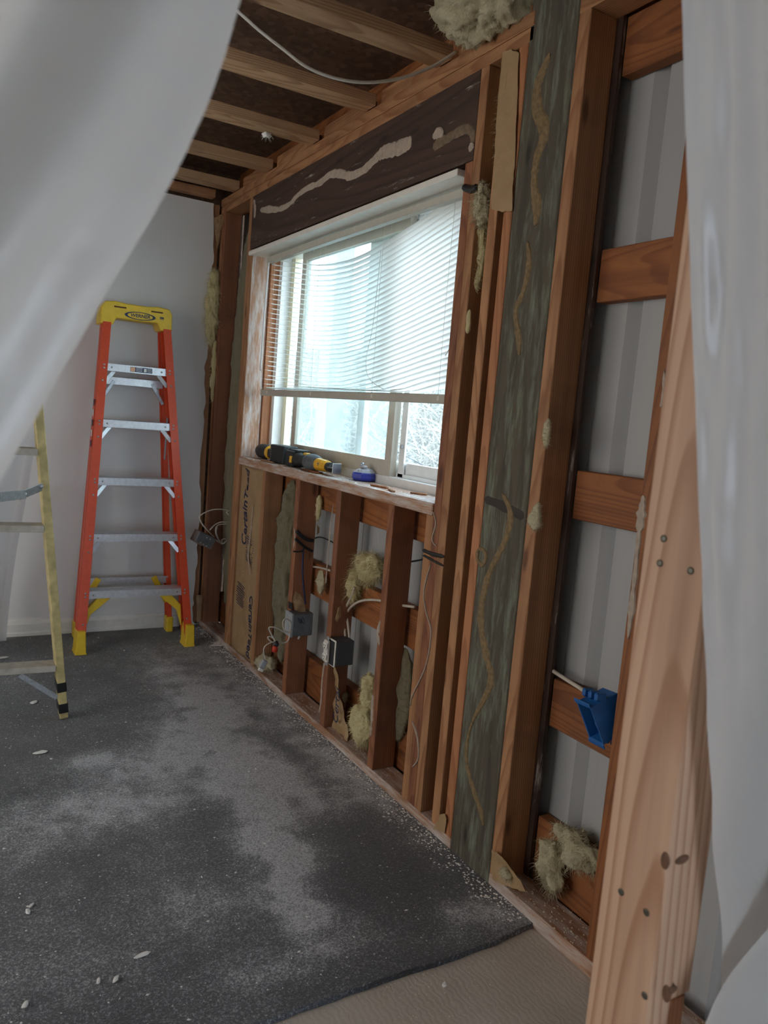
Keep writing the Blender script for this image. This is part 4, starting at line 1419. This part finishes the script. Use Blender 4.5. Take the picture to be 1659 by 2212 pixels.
blue_part('side_wall', (0, -.029, 0), (.078, .003, .096))
blue_part('side_wall', (0, .029, 0), (.078, .003, .096))
blue_part('top_wall', (0, 0, .0465), (.078, .058, .003))
blue_part('bottom_wall', (0, 0, -.0465), (.078, .058, .003))
blue_part('back_wall', (.0375, 0, 0), (.003, .058, .092))
blue_part('flange', (-.040, 0, .052), (.004, .066, .012))
blue_part('flange', (-.040, 0, -.052), (.004, .066, .012))
for dy in (-.026, 0.0, .026):
    blue_part('nail_lug', (-.004, dy, .056), (.03, .012, .020), bev=0.004, rot=Matrix.Rotation(.5, 4, 'Y'))
    blue_part('nail_lug', (-.004, dy, -.054), (.03, .010, .014), bev=0.003, rot=Matrix.Rotation(-.5, 4, 'Y'))
for k, (dy, m_) in enumerate(((-.012, 'cable_white'), (-.004, 'cable_white'), (.006, 'galvanised'))):
    o = tube('wire_end', [M_ @ Vector(p) for p in ((.03, dy, .03), (.0, dy + .004, .02), (-.02, dy, -.005), (-.022, dy - .006, -.03))], 0.0022, m_, bl)

# ------------------------------------------------------------------ cables
def cable(name, pts, r, mat, label, flat=1.0, extra=None):
    pts = [Vector(p) for p in pts]
    o = link(name, tube_mesh(pts, r, 7, 6, flat), mat)
    tag(o, label, 'cable')
    return o


cable('ceiling_cable', [(-0.781,2.05,2.286),(-0.683,2.05,2.242),(-0.631,2.05,2.218),(-0.565,2.05,2.193),(-0.497,2.05,2.169),(-0.428,2.05,2.163),(-0.358,2.05,2.169),(-0.286,2.05,2.187),(-0.213,2.05,2.216),(-0.147,2.05,2.252),(-0.087,2.05,2.292),(-0.026,2.05,2.343)], 0.0045, 'cable_white', 'white cable sagging below the ceiling joists')
corner = thing('cable_bundle', 'pale flat cables looping out of the corner to the dangling box', 'cable', (0.02, 4.0, .5))
for pts in ([(0.113,3.98,0.671),(0.062,3.98,0.691),(0.033,3.98,0.706),(-0.018,3.98,0.71),(-0.063,3.98,0.702),(-0.104,3.98,0.679),(-0.113,3.98,0.66),(-0.093,3.98,0.625),(-0.056,3.98,0.586),(-0.03,3.98,0.561)],
            [(0.123,4,0.625),(0.071,4,0.628),(0.029,4,0.627),(-0.006,4,0.62),(-0.014,4,0.585),(0.003,4,0.544),(0.025,4,0.519),(0.05,4,0.536)],
            [(0.113,4.01,0.426),(0.076,4.01,0.473),(0.059,4.01,0.53),(0.04,4.01,0.545),(0.025,4.01,0.537),(0.029,4.01,0.52),(0.013,4.01,0.525),(-0.014,4.01,0.545)],
            [(-0.051,3.99,0.596),(-0.025,3.99,0.624),(0.007,3.99,0.639),(0.041,3.99,0.639),(0.058,3.99,0.649),(0.051,3.99,0.677),(0.037,3.99,0.694),(0.074,3.99,0.722)]):
    tube('cable_loop', pts, 0.0065, 'cable_cream', corner, flat=0.5)
wires = thing('loose_wires', 'thin white wires curling from the box marked 8', 'cable', (-.06, 2.93, .3))
tube('wire', [(-0.02,2.93,0.336),(-0.052,2.93,0.344),(-0.063,2.93,0.377),(-0.058,2.93,0.394),(-0.041,2.93,0.393),(-0.027,2.93,0.374),(-0.027,2.93,0.338),(-0.031,2.93,0.309),(-0.044,2.93,0.294),(-0.074,2.93,0.296),(-0.107,2.93,0.302),(-0.125,2.93,0.318),(-0.121,2.93,0.325),(-0.104,2.93,0.318),(-0.088,2.93,0.297)], 0.0030, 'cable_white', wires)
tube('wire', [(-0.025,2.92,0.341),(-0.058,2.92,0.343),(-0.089,2.92,0.361),(-0.12,2.92,0.369),(-0.128,2.92,0.362),(-0.114,2.92,0.335),(-0.098,2.92,0.311),(-0.09,2.92,0.288)], 0.0030, 'cable_white', wires)
tube('wire', [(-0.097,2.95,0.294),(-0.123,2.95,0.282),(-0.132,2.95,0.267),(-0.13,2.95,0.244),(-0.12,2.95,0.218)], 0.0026, 'cable_white', wires)
c_ = Vector([(-0.13,2.95,0.202)][0])
bx('connector', c_, (0.022, 0.018, 0.034), 'box_grey_light', wires, rot=(0, .5, 0))
bx('connector_end', c_ + Vector((-.012, -.004, -.022)), (0.020, 0.016, 0.014), 'outlet_white', wires, rot=(0, .5, 0))
c_ = Vector([(-0.095,2.92,0.273)][0])
lathe('wire_nut', [(.012, 0), (.013, .012), (.010, .024), (.006, .026)], 'red_cap', wires, seg=10, mat4=Matrix.Translation(c_ - Vector((0, 0, .012))))
lathe('wire_splice', [(.010, 0), (.012, .01), (.006, .022)], 'cable_black', wires, seg=10, mat4=Matrix.Translation(c_ + Vector((.004, 0, .012))))
feed = thing('outlet_feed_cables', 'two white cables rising from the duplex outlet box', 'cable', (.05, 2.55, .4))
tube('cable', [(0.062,2.607,0.403),(0.062,2.622,0.444),(0.062,2.636,0.485),(0.062,2.619,0.522),(0.062,2.581,0.574),(0.062,2.565,0.612)], 0.0050, 'cable_cream', feed)
tube('cable', [(0.07,2.587,0.401),(0.07,2.606,0.448),(0.07,2.618,0.474),(0.07,2.619,0.5),(0.07,2.589,0.53),(0.07,2.537,0.561),(0.07,2.468,0.585),(0.07,2.375,0.605),(0.07,2.257,0.62),(0.07,2.154,0.638)], 0.0050, 'cable_cream', feed)
cable('black_cable', [(0.094,3.205,0.716),(0.094,3.078,0.704),(0.094,2.965,0.736),(0.094,2.867,0.738),(0.094,2.815,0.732)], 0.0030, 'cable_black', 'thin black cable running through the bays below the sill')
cable('black_cable', [(0.094,2.27,0.765),(0.094,2.235,0.777),(0.094,2.201,0.787),(0.094,2.16,0.8)], 0.0032, 'cable_black', 'short black cable entering the taped studs beside the window')
tw = thing('taped_cable', 'black taped cables strapped across the stud above box 8', 'cable', (.04, 2.98, .66))
tube('cable', [(-0.004,2.985,0.759),(0.021,2.985,0.737),(0.048,2.985,0.721),(0.074,2.985,0.717)], 0.011, 'tape_black', tw, flat=0.7)
tube('cable', [(-0.008,2.985,0.726),(0.024,2.985,0.701),(0.055,2.985,0.681),(0.076,2.985,0.671)], 0.006, 'tape_black', tw)
tube('cable', [(-0.013,2.985,0.672),(0.007,2.985,0.67),(0.026,2.985,0.673),(0.035,2.985,0.687)], 0.006, 'tape_black', tw, flat=0.6)
tube('blue_cable', [(0.034,2.988,0.673),(0.035,2.988,0.623),(0.04,2.988,0.562),(0.052,2.988,0.491),(0.062,2.988,0.439)], 0.0042, 'cable_blue', tw)
bx('tape_patch', [(-0.001,3.005,0.432)][0], (0.003, 0.036, 0.030), 'tape_black', tw)
cable('white_cable', [(0.094,3.45,0.534),(0.094,3.259,0.566),(0.094,3.083,0.588),(0.094,2.944,0.608),(0.094,2.838,0.617)], 0.0045, 'cable_cream', 'pale cable lying along the horizontal board below the sill')
cable('white_cable', [(0.1,1.53,0.634),(0.1,1.514,0.628),(0.1,1.453,0.62),(0.1,1.397,0.614),(0.1,1.362,0.607)], 0.0055, 'cable_cream', 'pale cable running along the board to the blue box')
cable('black_wires', [(-0.004,1.973,1.948),(-0.004,1.954,1.94),(-0.004,1.93,1.934),(-0.004,1.913,1.936)], 0.011, 'cable_black', 'stub of black taped wire beside the window top')

# ------------------------------------------------------------------ insulation clumps
fluff('insulation_clump', (-.03, 1.905, 2.41), (.12, .165, .075), 'insulation_pale', 'large pale insulation clump on the top plate at the ceiling', seed=1, sub=5, hair=500, amp=0.28)
fluff('insulation_clump', (.090, 1.335, .215), (.030, .085, .040), 'insulation_pale', 'ragged insulation draped over the low board beside the green post', seed=2, hair=400, amp=0.5, rot=(.2, 0, 0))
fluff('insulation_clump', (.072, 1.40, .130), (.026, .040, .075), 'insulation_pale', 'ragged insulation strand hanging down the low board', seed=12, hair=300, amp=0.6)
fluff('insulation_clump', [(0.045,2.388,0.135)][0], (.035, .075, .075), 'insulation', 'rounded yellow insulation clump on the floor plate between studs', seed=3, sub=5, hair=500, amp=0.25, hair_len=.016)
fluff('insulation_clump', [(0.055,2.372,0.269)][0], (.028, .045, .065), 'insulation', 'upper yellow insulation clump against the fifth cripple stud', seed=4, hair=350, amp=0.4, hair_len=.016)
fluff('insulation_clump', [(0.08,2.506,0.702)][0], (.022, .085, .050), 'insulation', 'fluffy yellow insulation hung over the middle board', seed=5, hair=500, amp=0.55, hair_len=.03)
fluff('insulation_clump', [(0.072,2.592,0.617)][0], (.018, .030, .065), 'insulation', 'narrow yellow insulation tail hanging above the duplex outlet', seed=6, hair=300, amp=0.5, hair_len=.03)
fluff('insulation_clump', [(0.085,2.976,0.858)][0], (.010, .014, .055), 'insulation', 'thin yellow insulation strip high between two cripple studs', seed=7, hair=200, amp=0.5)
fluff('insulation_clump', (.075, 3.235, .53), (.045, .10, .42), 'insulation_dull', 'dull mossy insulation standing in the bay beside the printed batt', seed=8, sub=5, hair=500, amp=0.3)
fluff('insulation_clump', (.085, 3.99, 1.15), (.045, .155, 1.06), 'insulation_dull', 'dark insulation filling the narrow bay by the back corner', seed=9, sub=5, hair=400, amp=0.25)
fluff('insulation_clump', [(-0.032,4.215,1.779)][0], (.035, .022, .20), 'insulation', 'yellow insulation bulging past the broken drywall edge', seed=10, sub=5, hair=500, amp=0.5, hair_len=.03)
fluff('insulation_clump', [(-0.004,4.215,1.442)][0], (.020, .018, .16), 'insulation', 'thin yellow insulation tail below the drywall bulge', seed=13, hair=250, amp=0.5)
fluff('insulation_clump', (.060, 1.885, 2.13), (.028, .024, .13), 'insulation', 'upright yellow insulation strip beside the header end', seed=14, hair=250, amp=0.3)
fluff('insulation_clump', [(0.012,1.905,1.893)][0], (.022, .028, .062), 'insulation_pale', 'pale insulation tuft above the black wire stub', seed=15, hair=350, amp=0.5)
fluff('insulation_clump', [(0.03,1.918,1.769)][0], (.018, .024, .115), 'insulation', 'hanging yellow insulation tongue beside the blind top', seed=16, hair=300, amp=0.5)
fluff('insulation_clump', [(-0.008,1.887,1.556)][0], (.008, .010, .034), 'insulation', 'small curled insulation shred caught on the window stud', seed=17, sub=3, hair=80, amp=0.5, hair_len=.01)
fluff('insulation_clump', [(-0.006,1.508,1.257)][0], (.008, .012, .036), 'insulation_pale', 'pale insulation wisp halfway up the tan stud by the post', seed=18, sub=3, hair=120, amp=0.6)
fluff('insulation_clump', [(-0.008,1.513,1.047)][0], (.010, .018, .034), 'insulation_pale', 'lower pale insulation wisp on the tan stud by the post', seed=19, sub=3, hair=120, amp=0.7)
fluff('insulation_clump', [(0.095,2.221,0.304)][0], (.016, .055, .17), 'insulation_dull', 'pale insulation slab beside the taped studs below the sill', seed=20, hair=300, amp=0.35)
fluff('insulation_clump', [(0.04,3.324,0.072)][0], (.04, .07, .030), 'insulation_pale', 'low dusty insulation pile under the loose wires', seed=21, hair=250, amp=0.45)
fluff('insulation_clump', [(0.07,2.873,0.567)][0], (.012, .03, .05), 'insulation_pale', 'grey insulation wisp on the middle board by box 8', seed=22, hair=200, amp=0.6)
fluff('insulation_clump', [(-0.01,1.473,0.09)][0], (.014, .022, .016), 'insulation_pale', 'white tuft resting on torn paper at the plate corner', seed=23, sub=3, hair=150, amp=0.5)
fluff('insulation_clump', [(0.085,2.655,0.157)][0], (.015, .05, .03), 'insulation_pale', 'flattened insulation scrap behind the torn printed paper', seed=24, sub=3, hair=150, amp=0.5)
wad = fluff('plastic_wad', [(-0.196,3.11,2.338)][0], (.026, .022, .016), 'chip_white', 'small crumpled white wad stuck under a ceiling joist', cat='scrap', seed=25, sub=3, hair=20, amp=0.7)

# ------------------------------------------------------------------ torn paper
scrap('kraft_flap', [(-0.006,1.848,2.282),(-0.006,1.815,2.275),(-0.006,1.776,2.254),(-0.006,1.758,2.089),(-0.006,1.738,1.84),(-0.006,1.78,1.844),(-0.006,1.832,1.861),(-0.006,1.84,1.989),(-0.006,1.847,2.113),(-0.006,1.846,2.198)], (-1, 0, 0), 'kraft_paper', 'long tan paper flap hanging beside the top of the green post', curl=0.003, seed=1)
scrap('kraft_flap', [(-0.005,2.955,0.509),(0.022,2.955,0.49),(0.037,2.955,0.463),(0.049,2.955,0.422),(0.068,2.955,0.392),(0.072,2.955,0.378),(0.052,2.955,0.385),(0.037,2.955,0.406),(0.017,2.955,0.415),(-0.003,2.955,0.425),(-0.012,2.955,0.461)], (0, -1, 0), 'kraft_paper', 'crumpled brown paper stuck above the box marked 8', curl=0.012, seed=2)
flap = scrap('kraft_flap', [(0.035,2.685,0.265),(0.035,2.606,0.287),(0.035,2.575,0.241),(0.035,2.57,0.187),(0.035,2.522,0.112),(0.035,2.474,0.057),(0.035,2.47,0.033),(0.035,2.533,0.014),(0.035,2.612,0.029),(0.035,2.599,0.101),(0.035,2.627,0.167)], (-1, 0, 0), 'kraft_paper', 'torn printed paper curling off the stud below the outlet', curl=0.016, seed=3)
text('print_lettering', 'Certai', 0.055, Vector([(0.018,2.553,0.148)][0]), (0, 0.05, 1), (0, 1, 0), 'navy_print', flap, shear=.2)
scrap('kraft_flap', [(-0.012,1.536,0.12),(-0.012,1.513,0.125),(-0.012,1.491,0.111),(-0.012,1.452,0.109),(-0.012,1.42,0.099),(-0.012,1.396,0.082),(-0.012,1.45,0.061),(-0.012,1.524,0.041),(-0.012,1.535,0.062)], (-1, 0, .4), 'kraft_paper', 'torn brown paper at the foot of the stud beside the green post', curl=0.012, seed=4)
scrap('kraft_flap', [(-0.006,1.8,0.088),(-0.006,1.774,0.107),(-0.006,1.762,0.095),(-0.006,1.769,0.045),(-0.006,1.822,0.032)], (-1, 0, 0), 'kraft_paper', 'little brown paper flap at the foot of the orange stud', curl=0.008, seed=5)
scrap('kraft_flap', [(-0.047,4.225,2.236),(-0.008,4.225,2.267),(0.013,4.225,2.252),(-0.004,4.225,2.201),(-0.01,4.225,2.128),(-0.023,4.225,2.078)], (0, -1, 0), 'kraft_paper', 'dark torn paper at the top of the broken drywall edge', curl=0.012, seed=6)
scrap('kraft_flap', [(-0.034,4.215,0.19),(-0.002,4.215,0.186),(0.006,4.215,0.148),(0.001,4.215,0.04),(-0.02,4.215,0.028),(-0.014,4.215,0.116)], (0, -1, 0), 'kraft_paper', 'small torn paper at the foot of the broken drywall edge', curl=0.010, seed=7)
scrap('paper_scrap', [(0.086,2.985,0.793),(0.091,2.985,0.783),(0.101,2.985,0.773),(0.102,2.985,0.753),(0.09,2.985,0.743)], (0, -1, 0), 'kraft_paper', 'tiny paper curl on the fourth cripple stud', curl=0.006, seed=8)
scrap('paper_scrap', [(0.014,2.6,0.526),(0.025,2.6,0.529),(0.033,2.6,0.492),(0.017,2.6,0.469),(0.008,2.6,0.479),(0.014,2.6,0.502)], (0, -1, 0), 'kraft_paper', 'torn paper tab above the duplex outlet box', curl=0.008, seed=9)

# ------------------------------------------------------------------ debris
rs = random.Random(5)
verts, faces = [], []
for _ in range(2600):
    x_ = -rs.random() ** 0.9 * 1.9
    y_ = 1.40 + rs.random() * 2.8
    chip((x_, y_, .008), rs.uniform(.0010, .0034) * (2.0 if rs.random() < .06 else 1), rs, verts, faces)
for _ in range(1500):          # swept up along the floor plate
    x_ = -abs(rs.gauss(0, .035)) - .002
    y_ = 1.40 + rs.random() * 2.8
    chip((x_, y_, .008), rs.uniform(.0016, .0055), rs, verts, faces)
o = link('debris', mesh_from(verts, faces), 'chip_white')
tag(o, 'pale crumbs of plaster scattered over the carpet', 'debris', kind='stuff')
verts, faces = [], []
for _ in range(700):
    chip((rs.uniform(.003, .095), rs.uniform(.7, 1.55) if rs.random() < .45 else rs.uniform(1.75, 4.2), .038), rs.uniform(.0012, .005), rs, verts, faces)
for _ in range(500):
    x_ = rs.uniform(-.9, -.01)
    chip((x_, 1.345 - rs.random() ** 2 * .25, -.004), rs.uniform(.001, .0032), rs, verts, faces)
o = link('plaster_crumbs', mesh_from(verts, faces), 'chip_tan')
tag(o, 'plaster crumbs along the floor plate and slab edge', 'debris', kind='stuff')

CH = (([(-0.922,1.642,0.01)][0], .020, .006, .2, 'long white plaster sliver lying low on the carpet'),
      ([(-1.133,1.902,0.01)][0], .011, .006, 1.6, 'white plaster chip at the carpet left edge'),
      ([(-1.123,1.923,0.01)][0], .010, .004, .9, 'narrow white chip just behind the one at the left edge'),
      ([(-0.991,1.588,0.01)][0], .012, .005, .9, 'white plaster chip below the long sliver'),
      ([(-1.025,1.598,0.01)][0], .010, .004, 1.3, 'thin white chip beside the lower plaster chip'),
      ([(-1.17,1.588,0.01)][0], .011, .006, 1.2, 'white chip near the bottom left corner of the carpet'),
      ([(-0.97,3.283,0.01)][0], .018, .011, 1.0, 'white chip beside the foot of the old stepladder'),
      ([(-1,2.799,0.01)][0], .026, .012, .2, 'pale plaster smear on the carpet below the old stepladder'),
      ([(-1.037,3.898,0.01)][0], .030, .012, .1, 'white flake by the plastic curtain at the far left'),
      ([(0.002,3.871,0.012)][0], .050, .022, .5, 'white plaster flake at the foot of the printed batt'),
      ([(-0.036,3.803,0.02)][0], .040, .016, -.2, 'second plaster flake leaning beside the printed batt foot'),
      ([(-0.333,1.287,0.002)][0], .010, .005, .7, 'pale chip on the bare slab before the carpet edge'))
for k, (c, a, b, ang, lab) in enumerate(CH):
    bm = bmesh.new()
    bmesh.ops.create_icosphere(bm, subdivisions=2, radius=1.0)
    for v_ in bm.verts:
        q = 1 + .35 * noise.noise(v_.co * 1.7 + Vector((k * 5, 0, 0)))
        v_.co = Vector((v_.co.x * a * q, v_.co.y * b * q, v_.co.z * min(b, .006) * .5 * q))
    o = link('plaster_chip', bm_done(bm), 'chip_white')
    o.location = (c[0], c[1], max(c[2], -.002) + .002)
    o.rotation_euler = (0, 0, ang)
    tag(o, lab, 'chip', 'plaster chips on the floor')

# ------------------------------------------------------------------ outdoors, seen through the window
def terrain_mesh():
    n = 40
    verts, faces = [], []
    for j in range(n + 1):
        for i in range(n + 1):
            x_ = 0.25 + 14 * i / n
            y_ = -6 + 26 * j / n
            z_ = -0.35 + 0.16 * max(0, x_ - 2.2) + 0.17 * max(0, y_ - 6) * min(1, x_ / 2) + 0.12 * noise.noise(Vector((x_ * .6, y_ * .6, 0)))
            verts.append((x_, y_, z_))
    for j in range(n):
        for i in range(n):
            a = j * (n + 1) + i
            faces.append((a, a + 1, a + n + 2, a + n + 1))
    return mesh_from(verts, faces, smooth=True)


tr_ = tag(link('terrain', terrain_mesh(), 'dry_grass'), 'pale dry grass bank outside the window', 'ground', kind='structure')
rs = random.Random(21)
verts, faces = [], []
for _ in range(4200):
    t0 = rs.random()
    x_ = 2.2 + 4.0 * rs.random()
    y_ = 5.0 + 9.5 * rs.random()
    base = -0.3 + 0.16 * max(0, x_ - 2.2) + 0.17 * max(0, y_ - 6)
    p = Vector((x_, y_, base + rs.random() * 1.2))
    d = Vector((rs.uniform(-1, 1), rs.uniform(-1, 1), rs.uniform(.0, 1.4))).normalized()
    r0 = rs.uniform(.003, .009)
    L = rs.uniform(.35, 1.1)
    b = len(verts)
    ns_ = 6
    for k in range(ns_ + 1):
        d = (d + Vector((rs.uniform(-.4, .4), rs.uniform(-.4, .4), rs.uniform(-.45, .25)))).normalized()
        if k:
            p = p + d * (L / ns_)
        a = d.cross(Vector((.3, .5, .8))).normalized()
        c = d.cross(a)
        rr = r0 * (1 - .75 * k / ns_)
        verts += [p + a * rr, p - a * rr * .5 + c * rr * .87, p - a * rr * .5 - c * rr * .87]
    for k in range(ns_):
        for q in range(3):
            q2 = (q + 1) % 3
            faces.append((b + k * 3 + q, b + k * 3 + q2, b + k * 3 + 3 + q2, b + k * 3 + 3 + q))
th = link('thicket', mesh_from(verts, faces), 'twig')
tag(th, 'tangle of bare bleached twigs outside the window', 'thicket', kind='stuff')
pp = board('porch_post', .84, .96, 4.52, 4.68, -.4, 3.0, 'outdoor_post', None, 'z')
tag(pp, 'grey-green post outside behind the hazy sash', 'post')
ow = tube('overhead_wire', [(1.2,4.775,1.207),(1.2,4.636,1.167),(1.2,4.489,1.121),(1.2,4.313,1.079),(1.2,4.081,1.036),(1.2,3.892,0.999),(1.2,3.689,0.954)], .004, 'cable_black')
tag(ow, 'thin dark wire slanting past outside the window', 'wire')
